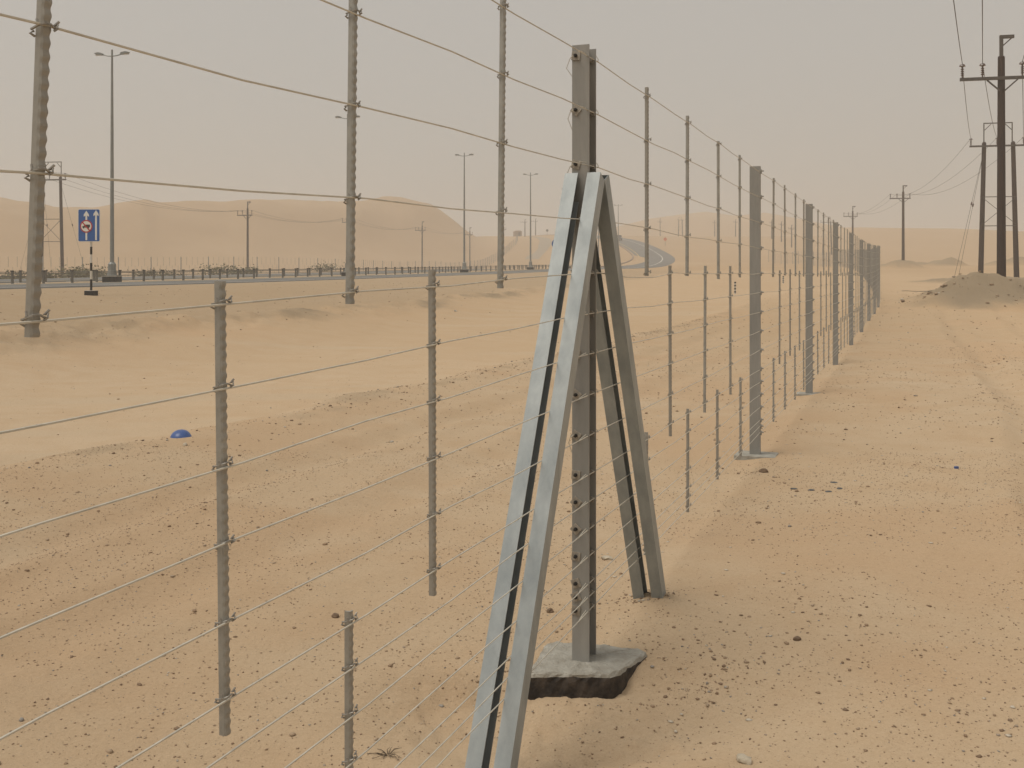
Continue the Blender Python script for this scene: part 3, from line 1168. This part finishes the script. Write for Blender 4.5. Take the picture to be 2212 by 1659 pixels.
def single_pole(hh=10.0):
    """single wooden pole, crossarm along local x; wire seats returned"""
    r = thing('power_pole', '', 'power pole')
    put('pole', MB().lathe([(.20, -.6), (.19, 1.0), (.155, hh - 1.5), (.145, hh), (.12, hh + .05)], 12), M['wood'], r)
    ca = put('crossarm', MB().box((-.41, -.19, hh - .95), (2.62, .10, .14)), M['steel_dark'], r)
    put('arm_brace', MB().bar((-.62, -.19, hh - 1.02), (-.10, -.17, hh - 1.5), .06), M['steel_dark'], r)
    put('arm_brace', MB().bar((.62, -.19, hh - 1.02), (.10, -.17, hh - 1.5), .06), M['steel_dark'], r)
    for x in INS:
        mb = MB()
        insulator(mb, x, -.19, hh - .88)
        put('insulator', mb, M['insul'], ca)
    mb = MB()
    mb.box((0, 0, hh + .42), (.14, .12, .90))
    mb.box((.22, 0, hh + .90), (.58, .14, .14))
    mb.bar((.05, 0, hh + .50), (.42, 0, hh + .84), .05)
    put('top_bracket', mb, M['steel_dark'], r)
    return r


def h_frame(hh=11.0, flip=1):
    r = thing('power_pole', '', 'power pole')
    for s_ in (-1, 1):
        put('pole', MB().tube([(s_ * 1.28, 0, -.5), (s_ * 1.02, 0, hh), (s_ * 1.02, 0, hh + .12)], [.20, .155, .08], 10), M['wood'], r)
    ca = put('crossarm', MB().box((-.15, -.2, hh - .25), (3.9, .12, .14)), M['steel_dark'], r)
    for x in (-2.0, -.15, 1.72):
        mb = MB()
        insulator(mb, x, -.2, hh - .18, .60)
        put('insulator', mb, M['insul'], ca)
    mb = MB()
    for s_ in (-1, 1):
        mb.box((s_ * 1.0, .17, hh + .55), (.07, .07, 2.2))
        mb.bar((s_ * 1.0, .17, hh + 1.05), (s_ * .5, .17, hh + 1.58), .05)
    mb.box((0, .17, hh + 1.66), (2.07, .08, .08))
    put('top_bracket', mb, M['steel_dark'], r)
    z1, z2 = hh * .385, hh * .60
    put('cross_tie', MB().bar((-1.25, -.17, z1), (1.25, -.17, z1), .06), M['steel_dark'], r)
    put('cross_tie', MB().bar((-1.22, -.17, z2), (1.22, -.17, z2), .06), M['steel_dark'], r)
    put('diagonal_tie', MB().bar((-1.2, -.20, z1 + .1), (1.15, -.20, z2 - .1), .035), M['steel_dark'], r)
    put('diagonal_tie', MB().bar((1.2, -.23, z1 + .1), (-1.15, -.23, z2 - .1), .035), M['steel_dark'], r)
    for gx, gy in ((-2.2, 3.5), (2.2, 3.5), (-3.4, -1.2)):
        a, b = Vector((math.copysign(1.02, gx), 0, hh - .5)), Vector((gx, gy, -.1))
        gw = put('guy_wire', MB().tube([a, b], .012, 4), M['cable'], r)
        c_ = a.lerp(b, .42)
        d_ = (b - a).normalized()
        put('strain_insulator', MB().tube([c_ - d_ * .16, c_ - d_ * .1, c_ + d_ * .1, c_ + d_ * .16], [.02, .06, .06, .02], 6), M['insul'], gw)
    return r


sp_proto = None
hf_proto = None
POLES = {}


def pole_at(key, kind, u, wtop, y, rz, label, hscale=1.0):
    global sp_proto, hf_proto
    x = (u - 1106) / FPX * y
    z = H(x, y)
    if kind == 's':
        r = single_pole() if sp_proto is None else copy_tree(sp_proto)
        sp_proto = sp_proto or r
        full = 11.0
    else:
        r = h_frame() if hf_proto is None else copy_tree(hf_proto)
        hf_proto = hf_proto or r
        full = 12.7
    top = EYE + (594 - wtop) / FPX * y
    s = min(1.35, max(.6, (top - z) / full))
    r.location = (x, y, z)
    r.scale = (1, 1, s)
    r.rotation_euler = (0, 0, rz)
    tag(r, label, 'power pole', 'power poles on the right' if key[0] == 'r' else 'power poles along the dunes')
    POLES[key] = (Vector((x, y, z)), rz, s, kind)
    return r


def seats(key):
    o, rz, s, kind = POLES[key]
    xs, z = (INS, (10 - .88 + .62) * s) if kind == 's' else ((-2.0, -.15, 1.72), (11 - .18 + .60) * s)
    return [o + Vector((x * math.cos(rz) + .19 * math.sin(rz), x * math.sin(rz) - .19 * math.cos(rz), z)) for x in xs]


A = -.22
pole_at('r1', 's', 2163, 75, 44.6, A, 'large brown wooden power pole with crossarm nearest at the right edge')
pole_at('r2', 'h', 2157, 264, 78, A, 'twin-legged wooden power pole frame standing behind the largest pole')
pole_at('r3', 's', 1951, 400, 135, A, 'wooden power pole on a small grey mound right of the fence end')
pole_at('r4', 's', 1842, 445, 195, A, 'thin power pole rising behind the far end of the fence')
pole_at('r5', 'h', 1787, 468, 262, .3, 'hazy twin-legged power pole behind the third line post')
pole_at('r6', 's', 1710, 492, 300, .6, 'hazy single power pole, first left of the distant twin-legged pole')
pole_at('r7', 's', 1688, 490, 330, .7, 'hazy single power pole, second left of the distant twin-legged pole')
pole_at('r8', 's', 1667, 484, 350, .7, 'hazy single power pole just right of the first line post')
pole_at('r9', 's', 1589, 478, 390, .7, 'faint power pole left of the first line post')
pole_at('r10', 's', 1544, 477, 410, .7, 'faint power pole near the third hanging stay past the strainer')
pole_at('r11', 'h', 1470, 469, 420, .7, 'faint twin-legged power pole above the road bend')
pole_at('r12', 's', 1426, 472, 440, .7, 'faint power pole above the car on the bend')
pole_at('l1', 'h', 112, 349, 112, -.15, 'twin-legged wooden power pole left of the blue lane sign')
pole_at('l2', 's', 535, 435, 163, -.2, 'wooden power pole standing alone in front of the dune')
pole_at('l3', 's', 757, 456, 204, -.2, 'power pole mostly hidden behind a hanging fence stay')
pole_at('l4', 's', 912, 478, 250, -.2, 'thin power pole left of the distant street lamps')
pole_at('l5', 's', 1015, 491, 298, -.2, 'thin power pole just right of the third street lamp')
pole_at('l6', 's', 1088, 484, 322, -.3, 'faint leaning power pole just right of the third hanging stay')
pole_at('l7', 's', 1134, 480, 384, -.3, 'faint power pole just left of the fourth street lamp')
pole_at('l8', 's', 1157, 474, 400, -.3, 'faint power pole just right of the fourth street lamp')


def span(a, b, label, s=.8, r=.014):
    pa = seats(a) if isinstance(a, str) else a
    pb = seats(b) if isinstance(b, str) else b
    o = Vector(pa[0])
    t = thing('overhead_cables', label, 'power cables', o)
    for q0, q1 in zip(pa, pb):
        put('cable', MB().tube([v - o for v in sag(q0, q1, s, 14)], r, 4), M['cable'], t)


d = Vector((-.46, -1, 0)).normalized()
back = [v + d * 70 for v in seats('r1')]
o1 = POLES['r1'][0]
span('r1', back, 'three cables running up and out of the picture from the largest pole', 1.2)
span('r1', 'r2', 'cables between the largest pole and the twin-legged pole', .5)
span('r2', 'r3', 'cables drooping from the right twin-legged pole to the pole on the mound', 1.6)
span('r3', 'r4', 'faint cables between the mound pole and the fence-end pole', 1.2)
span('l1', [v + Vector((-60, -62, 1.0)) for v in seats('l1')], 'cables leaving the left twin-legged pole out of the picture', 1.0)
span('l1', 'l2', 'cables drooping past the street lamp to the lone dune pole', 1.5)
span('l2', 'l3', 'cables crossing the dune right of the lone dune pole', 1.3)
span('l3', 'l4', 'cables crossing the dune between the hidden pole and the thin pole', 1.3)
span('l4', 'l5', 'faint cables in front of the end of the dune', 1.0)

# ------------------------------------------------------------------ scrub along the foot of the dune
def shrub(name, x, y, rad, hgt, label):
    z = H(x, y)
    r = thing(name, label, 'shrub', (x, y, z), group='desert shrubs beyond the road')
    tw = MB()
    ends = []
    for k in range(9):
        a = random.uniform(0, 6.28)
        l = random.uniform(.5, 1)
        e = Vector((math.cos(a) * rad * .8 * l, math.sin(a) * rad * .8 * l, hgt * random.uniform(.45, .9)))
        tw.tube([(0, 0, -.05), e * .5 + Vector((0, 0, .08)), e], [.03, .02, .008], 4)
        ends.append(e)
    put('twigs', tw, M['twig'], r)
    lf = MB()
    for k in range(420):
        e = random.choice(ends)
        s_ = rad * .38
        c = e * random.uniform(.45, 1.05) + Vector((random.gauss(0, s_), random.gauss(0, s_), random.gauss(0, hgt * .16)))
        if c.z < .03:
            c.z = random.uniform(.03, .2)
        q = random.uniform(.06, .14)
        d1 = Vector((random.gauss(0, 1), random.gauss(0, 1), random.gauss(0, 1))).normalized() * q
        d2 = d1.cross(Vector((random.gauss(0, 1), random.gauss(0, 1), random.gauss(0, 1)))).normalized() * q * .6
        lf.add([c - d1, c + d2, c + d1, c - d2], [(0, 1, 2, 3)])
    me = bpy.data.meshes.new('foliage')
    me.from_pydata(lf.v, [], lf.f)
    put('foliage', me, M['leaf'], r)


for (u, y, rad, hgt, lab) in [(8, 88, 1.2, 1.0, 'grey-green shrub at the left picture edge'),
                              (36, 86, 1.3, 1.2, 'grey-green shrub left of the first hanging fence stay'),
                              (95, 76, .8, .7, 'small yellowish shrub behind the first hanging fence stay'),
                              (148, 84, 1.7, 1.3, 'wide grey-green shrub between the twin-legged pole and the blue sign'),
                              (180, 82, 1.6, 1.2, 'grey-green shrub directly behind the blue lane sign pole'),
                              (168, 90, 1.5, 1.4, 'shrub a little behind the wide shrub by the blue sign'),
                              (218, 92, 1.2, 1.0, 'shrub between the blue sign and the first street lamp'),
                              (322, 96, 1.3, 1.1, 'shrub right of the first street lamp'),
                              (366, 104, 1.3, .9, 'low shrub farther right of the first street lamp'),
                              (468, 100, 1.6, 1.2, 'greenish shrub left of the lone dune pole'),
                              (507, 112, 1.5, 1.2, 'yellow-green shrub just left of the lone dune pole'),
                              (548, 118, 1.2, 1.0, 'low shrub just right of the lone dune pole'),
                              (702, 128, 1.7, 1.3, 'pale green shrub left of the second hanging fence stay')]:
    shrub('desert_shrub', (u - 1106) / FPX * y, y, rad, hgt, lab)

# ------------------------------------------------------------------ car on the bend
p, h = road_pt(322, -6.2)
car = thing('car', 'dark hazy car driving on the distant road bend', 'car', (p[0], p[1], p[2] + .055), -h)
prof = [(-2.3, .35), (-2.3, .95), (-2.15, 1.05), (-1.5, 1.1), (-1.0, 1.72), (1.5, 1.76), (2.15, 1.15), (2.25, .9), (2.25, .35)]
put('body', MB().prism(prof, lambda a, b, d: (d, a, b), -.92, .92), M['car'], car)
put('windscreen', MB().prism([(-.75, 1.15), (.75, 1.15), (.66, 1.66), (-.66, 1.66)], lambda a, b, d: (a, -1.47 + (b - 1.15) * .72 - d, b), .0, .03), M['glass'], car)
for sx in (-1, 1):
    put('side_window', MB().prism([(-1.0, 1.12), (1.5, 1.12), (1.3, 1.6), (-.75, 1.6)], lambda a, b, d: (sx * (.925 + d), a, b), 0, .01), M['glass'], car)
    put('headlight', MB().box((sx * .66, -2.31, .82), (.4, .04, .18)), M['sign_white'], car)
    for yy in (-1.45, 1.40):
        wh = put('wheel', MB().tube([(sx * .72, yy, .36), (sx * .95, yy, .36)], .36, 14), M['rubber'], car)
        put('rim', MB().tube([(sx * .951, yy, .36), (sx * .965, yy, .36)], .21, 10), M['lamp_pole'], wh)

# ------------------------------------------------------------------ small building on the skyline
p = at(1118, 508, 402)
gz = H(p[0], p[1])
hut = thing('hut', 'small hazy hut on the skyline beside the faint power poles', 'building', (p[0], p[1], gz - .2), .3)
put('wall', MB().box((0, 0, 1.0), (2.9, 2.2, 2.0)), M['hut'], hut)
put('roof', MB().prism([(-1.6, 1.95), (1.6, 1.95), (.9, 2.4), (-.9, 2.4)], lambda a, b, d: (a, d, b), -1.25, 1.25), M['hut'], hut)
put('door', MB().box((.4, -1.11, .9), (.8, .04, 1.7)), M['steel_dark'], hut)

# ------------------------------------------------------------------ blue hard hat behind the edge of the gravel strip
hx, hy, hz = ground_at(385, 949)
hx, hy = hx - .02, hy + .15
hz = H(hx, hy)
hat = thing('hard_hat', 'round blue plastic hard hat lying half buried at the gravel edge', 'hard hat', (hx, hy, hz - .055), .3)
hat.scale = (1.0, 1.0, .9)
mb = MB()
prof = [(.105, 0)] + [(.105 * math.cos(a) ** .8, .13 * math.sin(a)) for a in np.linspace(.1, 1.5, 9)]
mb.lathe(prof, 20)
mb.v = [(x * 1.0, y * 1.15, z) for x, y, z in mb.v]
sh = put('shell', mb, M['hat'], hat)
sh.data.shade_smooth()
sh.rotation_euler = (.12, -.12, 0)
put('brim', MB().prism([(.05, -.10), (.12, -.09), (.155, -.02), (.155, .03), (.12, .09), (.05, .10)], lambda a, b, d: (a, b, d + .005 - a * .12), 0, .008), M['hat'], hat)


# ------------------------------------------------------------------ stones
PHI = (1 + 5 ** .5) / 2
ICO_V = np.array([(-1, PHI, 0), (1, PHI, 0), (-1, -PHI, 0), (1, -PHI, 0), (0, -1, PHI), (0, 1, PHI), (0, -1, -PHI), (0, 1, -PHI), (PHI, 0, -1), (PHI, 0, 1), (-PHI, 0, -1), (-PHI, 0, 1)]) / math.sqrt(1 + PHI ** 2)
ICO_F = np.array([(0, 11, 5), (0, 5, 1), (0, 1, 7), (0, 7, 10), (0, 10, 11), (1, 5, 9), (5, 11, 4), (11, 10, 2), (10, 7, 6), (7, 1, 8), (3, 9, 4), (3, 4, 2), (3, 2, 6), (3, 6, 8), (3, 8, 9), (4, 9, 5), (2, 4, 11), (6, 2, 10), (8, 6, 7), (9, 8, 1)])


def rock(name, u, w, size, flat, m, label, group=None):
    x, y, z = ground_at(u, w)
    import bmesh
    bm = bmesh.new()
    bmesh.ops.create_icosphere(bm, subdivisions=2, radius=1)
    sd = random.uniform(0, 50)
    from mathutils import noise as mn
    for v in bm.verts:
        k = 1 + .35 * mn.noise(v.co * 1.4 + Vector((sd, 0, 0))) + .15 * mn.noise(v.co * 3.1 + Vector((0, sd, 0)))
        v.co = Vector((v.co.x * k * size / 2, v.co.y * k * size / 2 * .8, v.co.z * k * size / 2 * flat))
    me = bpy.data.meshes.new(name)
    bm.to_mesh(me)
    bm.free()
    o = put(name, me, m, None, (x, y, z + size * flat * .18), random.uniform(0, 6))
    return tag(o, label, 'stone', group)


rock('stone', 1650, 1021, .075, .55, M['rock'], 'brown stone on the sand just below the first line post pad')
for u, w, lab in ((1715, 1057, 'leftmost flat grey stone chip of the cluster right of the first line post'),
                  (1752, 1060, 'flat blue-grey chip, second from the left in the cluster of chips'),
                  (1801, 1043, 'flat blue-grey chip lying farthest back in the cluster of chips'),
                  (1790, 1063, 'flat grey chip lying nearest in the cluster of chips'),
                  (1814, 1056, 'rightmost flat grey chip of the cluster of chips')):
    rock('stone_chip', u, w, .05, .25, M['rock_grey'], lab, 'cluster of grey chips')
rock('stone', 1607, 1648, .055, .6, M['rock_pale'], 'pale stone at the bottom edge of the picture right of the braces')
rock('stone', 1311, 1207, .065, .4, M['rock_pale'], 'flat pale-brown stone just right of the strainer post')
rock('stone', 1189, 1324, .04, .7, M['rock'], 'small dark stone just left of the strainer post')
rock('stone', 1256, 1225, .035, .6, M['rock'], 'small brown stone behind the strainer post')
rock('stone', 400, 964, .05, .7, M['rock_pale'], 'white stone just below the blue hard hat')
rock('stone', 1722, 1383, .04, .6, M['rock'], 'dark stone alone on the bare sand right of the concrete footing')
rock('stone', 724, 1334, .045, .6, M['rock'], 'dark stone between the two lower hanging stays near the bottom')

gx, gy, gz = ground_at(2066, 1013)
lt = MB().prism(rrect(.035, .02, .005, 2), lambda a, b, d: (a, b, d), 0, .02)
tag(put('scrap', lt, M['hat'], None, (gx, gy, gz), .3), 'tiny dark blue scrap lying on open sand at right', 'litter')
gx, gy, gz = ground_at(982, 673)
lt = MB().lathe([(.05, 0), (.06, .03), (.03, .08), (.02, .12)], 8)
lt.v = [(z, x, abs(y) + .0) for x, y, z in lt.v]
tag(put('scrap', lt, M['sign_white'], None, (gx, gy, gz), .8), 'white scrap of litter on the far sand left of the braces', 'litter')
# dark pipe on the sand at right, and a tyre by the mound
a, b = Vector(ground_at(1948, 635)), Vector(ground_at(2012, 639))
up_ = max(H(*a.lerp(b, k / 12).xy) - a.lerp(b, k / 12).z for k in range(13))
pts = [a.lerp(b, k / 6) - a + Vector((0, 0, up_ + .01 * math.sin(k * 1.3))) for k in range(7)]
tag(put('pipe', MB().tube(pts, .014, 6), M['steel_dark'], None, a), 'thin dark pipe lying across the sand left of the big mound', 'pipe')
x, y, _ = at(2229, 640, 40)
tyre = MB()
ns, nr = 18, 8
for k in range(ns):
    a = 2 * math.pi * k / ns
    for j in range(nr):
        e = 2 * math.pi * j / nr
        rr = .30 + .11 * math.cos(e)
        tyre.v.append((rr * math.cos(a), rr * math.sin(a), .11 + .11 * math.sin(e)))
for k in range(ns):
    for j in range(nr):
        k2, j2 = (k + 1) % ns, (j + 1) % nr
        tyre.f.append((k * nr + j, k2 * nr + j, k2 * nr + j2, k * nr + j2))
tag(put('tyre', tyre, M['rubber'], None, (x, y, H(x, y)), rot=(.9, 0, .4)), 'black tyre on the mound cut off by the right picture edge', 'tyre')


gx, gy, gz = ground_at(838, 1634)
tw = thing('dry_twigs', 'small tuft of dry twigs on the sand near the bottom edge', 'dry plant', (gx, gy, gz))
for k in range(16):
    a = random.uniform(0, 6.28)
    l = random.uniform(.03, .07)
    e = Vector((math.cos(a) * l, math.sin(a) * l, random.uniform(.002, .010)))
    put('twig', MB().tube([(0, 0, -.003), e * .55 + Vector((random.uniform(-.006, .006), random.uniform(-.006, .006), .006)), e], [.0016, .0013, .0007], 4), M['twig'], tw)


# loose gravel
def gravel():
    P = []

    def scatter(n, ylo, yhi, smin, smax, powr=2.2, keep=None):
        k = 0
        yy = np.sqrt(rng.random(n) * (yhi ** 2 - ylo ** 2) + ylo ** 2)
        xx = (rng.random(n) * 1.16 - .58) * yy
        ss = smin + (smax - smin) * rng.random(n) ** powr
        pr = (xx - P0[0]) * (-CT) + (yy - P0[1]) * ST
        ax, ac = np.interp(yy, AY, AX), np.interp(yy, AY, AC)
        q = (xx - ax) * ac
        prob = np.where(pr < 5.0, .8, .10)
        clump = fbm(xx * .9, yy * .9, 61)
        prob = prob * np.clip(.62 + 1.2 * clump, .15, 1)
        for pr0, wd, am in ((1.65, .12, .9), (2.6, .14, .8), (3.25, .12, .9), (4.15, .14, .9), (-2.0, .15, .8), (-2.7, .15, .8)):
            prob = np.maximum(prob, am * np.exp(-((pr - pr0 - .35 * fbm(yy * .3, xx * .3, 63)) / wd) ** 2))
        prob = np.maximum(prob, np.exp(-((pr - 5.0) / .35) ** 2) * .9)
        prob = np.maximum(prob, np.exp(-((q - 10.2) / 1.0) ** 2) * .8)
        prob = np.maximum(prob, ((q > .7) & (q < 10)) * .35)
        prob = np.where(q < .6, 0, prob)
        prob = np.where((np.abs(xx - .3) < .3) & (np.abs(yy - 4.2) < .22), 0, prob)
        m_ = rng.random(n) < prob
        P.append(np.stack([xx[m_], yy[m_], ss[m_]], -1))

    scatter(52000, 2.6, 9, .0025, .009, 2.2)
    scatter(900, 2.6, 9, .009, .024, 2.8)
    scatter(24000, 9, 22, .005, .017, 2.4)
    scatter(1000, 9, 24, .016, .04, 2.5)
    scatter(7000, 22, 60, .015, .05, 2.2)
    n = 1500
    tt = rng.random(n) ** .7 * 30 + 1
    po = 5.0 + rng.normal(0, .24, n) - fbm(tt * .6, tt * 0, 77) * .3
    xx, yy = P0[0] + tt * ST - po * CT, P0[1] + tt * CT + po * ST
    P.append(np.stack([xx, yy, .006 + .024 * rng.random(n) ** 3], -1))
    # sand kicked up round the far brace feet and the footing
    for (cx, cy, r, n) in ((.66, 5.0, .09, 130), (.72, 4.02, .10, 100), (.83, 4.25, .22, 110), (1.0, 4.55, .5, 160), (2.0, 3.4, .25, 90), (1.75, 3.5, .3, 60)):
        xx, yy = rng.normal(cx, r, n), rng.normal(cy, r * .7, n)
        P.append(np.stack([xx, yy, .003 + .013 * rng.random(n) ** 2], -1))
    for (cx, cy, rx, ry, n) in ((20.6, 40.6, 2.4, 1.6, 110), (17.0, 42.4, 1.0, .9, 50), (9.0, 20.5, .3, 2.4, 120), (6.1, 13.2, .25, 1.8, 110)):
        P.append(np.stack([rng.normal(cx, rx, n), rng.normal(cy, ry, n), (.03 + .13 * rng.random(n) ** 3.5) * (1 if cy > 30 else .22)], -1))
    n_dark = sum(len(q_) for q_ in P)
    # flat pale flakes of gypsum
    n = 420
    yy = np.sqrt(rng.random(n) * (13 ** 2 - 3 ** 2) + 9)
    xx = (rng.random(n) * .62 - .04) * yy
    P.append(np.stack([xx, yy, .005 + .018 * rng.random(n) ** 2.5], -1))
    P = np.concatenate(P)
    n = len(P)
    z = terrain(P[:, 0], P[:, 1])[0]
    flat_ = np.where(np.arange(n) >= n_dark, .35, 1.0)
    jit = 1 + .35 * (rng.random((n, 12, 1)) - .5) * 2
    sc3 = np.stack([.5 + .3 * rng.random(n), .4 + .3 * rng.random(n), .22 * flat_ + .25 * flat_ * rng.random(n)], -1)[:, None, :]
    v = ICO_V[None] * jit * sc3 * P[:, 2][:, None, None]
    a = rng.random(n) * 6.283
    ca, sa = np.cos(a)[:, None], np.sin(a)[:, None]
    vx, vy = v[..., 0] * ca - v[..., 1] * sa, v[..., 0] * sa + v[..., 1] * ca
    co = np.stack([vx + P[:, 0][:, None], vy + P[:, 1][:, None], v[..., 2] + z[:, None] + P[:, 2][:, None] * .14], -1).reshape(-1, 3).astype(np.float32)
    fs = (ICO_F[None] + (np.arange(n) * 12)[:, None, None]).reshape(-1, 3).astype(np.int32)
    me = bpy.data.meshes.new('gravel')
    me.vertices.add(len(co))
    me.vertices.foreach_set('co', co.ravel())
    me.loops.add(fs.size)
    me.loops.foreach_set('vertex_index', fs.ravel())
    me.polygons.add(len(fs))
    me.polygons.foreach_set('loop_start', (np.arange(len(fs)) * 3).astype(np.int32))
    me.update(calc_edges=True)
    tn = rng.random(n)
    tn[n_dark:] = 1
    tone = np.repeat(tn, 12).astype(np.float32)
    at_ = me.attributes.new('tone', 'FLOAT', 'POINT')
    at_.data.foreach_set('value', tone)
    m_ = bpy.data.materials.new('pebbles')
    m_.use_nodes = True
    N, L = m_.node_tree.nodes, m_.node_tree.links
    b = N['Principled BSDF']
    b.inputs['Roughness'].default_value = .9
    t_ = N.new('ShaderNodeAttribute')
    t_.attribute_name = 'tone'
    cr = N.new('ShaderNodeValToRGB')
    e = cr.color_ramp.elements
    e[0].position, e[0].color = 0, (.19, .13, .085, 1)
    e[1].position, e[1].color = 1, (.52, .46, .37, 1)
    for pos, c_ in ((.25, (.23, .155, .095)), (.6, (.31, .22, .14)), (.85, (.38, .29, .20)), (.93, (.24, .225, .205))):
        x_ = e.new(pos)
        x_.color = (*c_, 1)
    L.new(t_.outputs['Fac'], cr.inputs[0])
    L.new(cr.outputs[0], b.inputs['Base Color'])
    o = put('gravel', me, m_)
    tag(o, 'loose brown gravel and pebbles scattered over the sand', 'gravel', kind='stuff')


gravel()

# ------------------------------------------------------------------ dust in the air
hz_ = MB().box((0, 0, 26), (3000, 3000, 56))
hmesh = hz_.mesh('haze')
hm = bpy.data.materials.new('dust_haze')
hm.use_nodes = True
nt = hm.node_tree
nt.nodes.clear()
o_ = nt.nodes.new('ShaderNodeOutputMaterial')
pv = nt.nodes.new('ShaderNodeVolumePrincipled')
pv.inputs['Color'].default_value = (.97, .935, .885, 1)
pv.inputs['Density'].default_value = .0018
pv.inputs['Anisotropy'].default_value = 0.2
nt.links.new(pv.outputs[0], o_.inputs['Volume'])
haze = put('haze', hmesh, hm)
tag(haze, 'pale dusty haze filling the air over the desert', 'haze', kind='stuff')
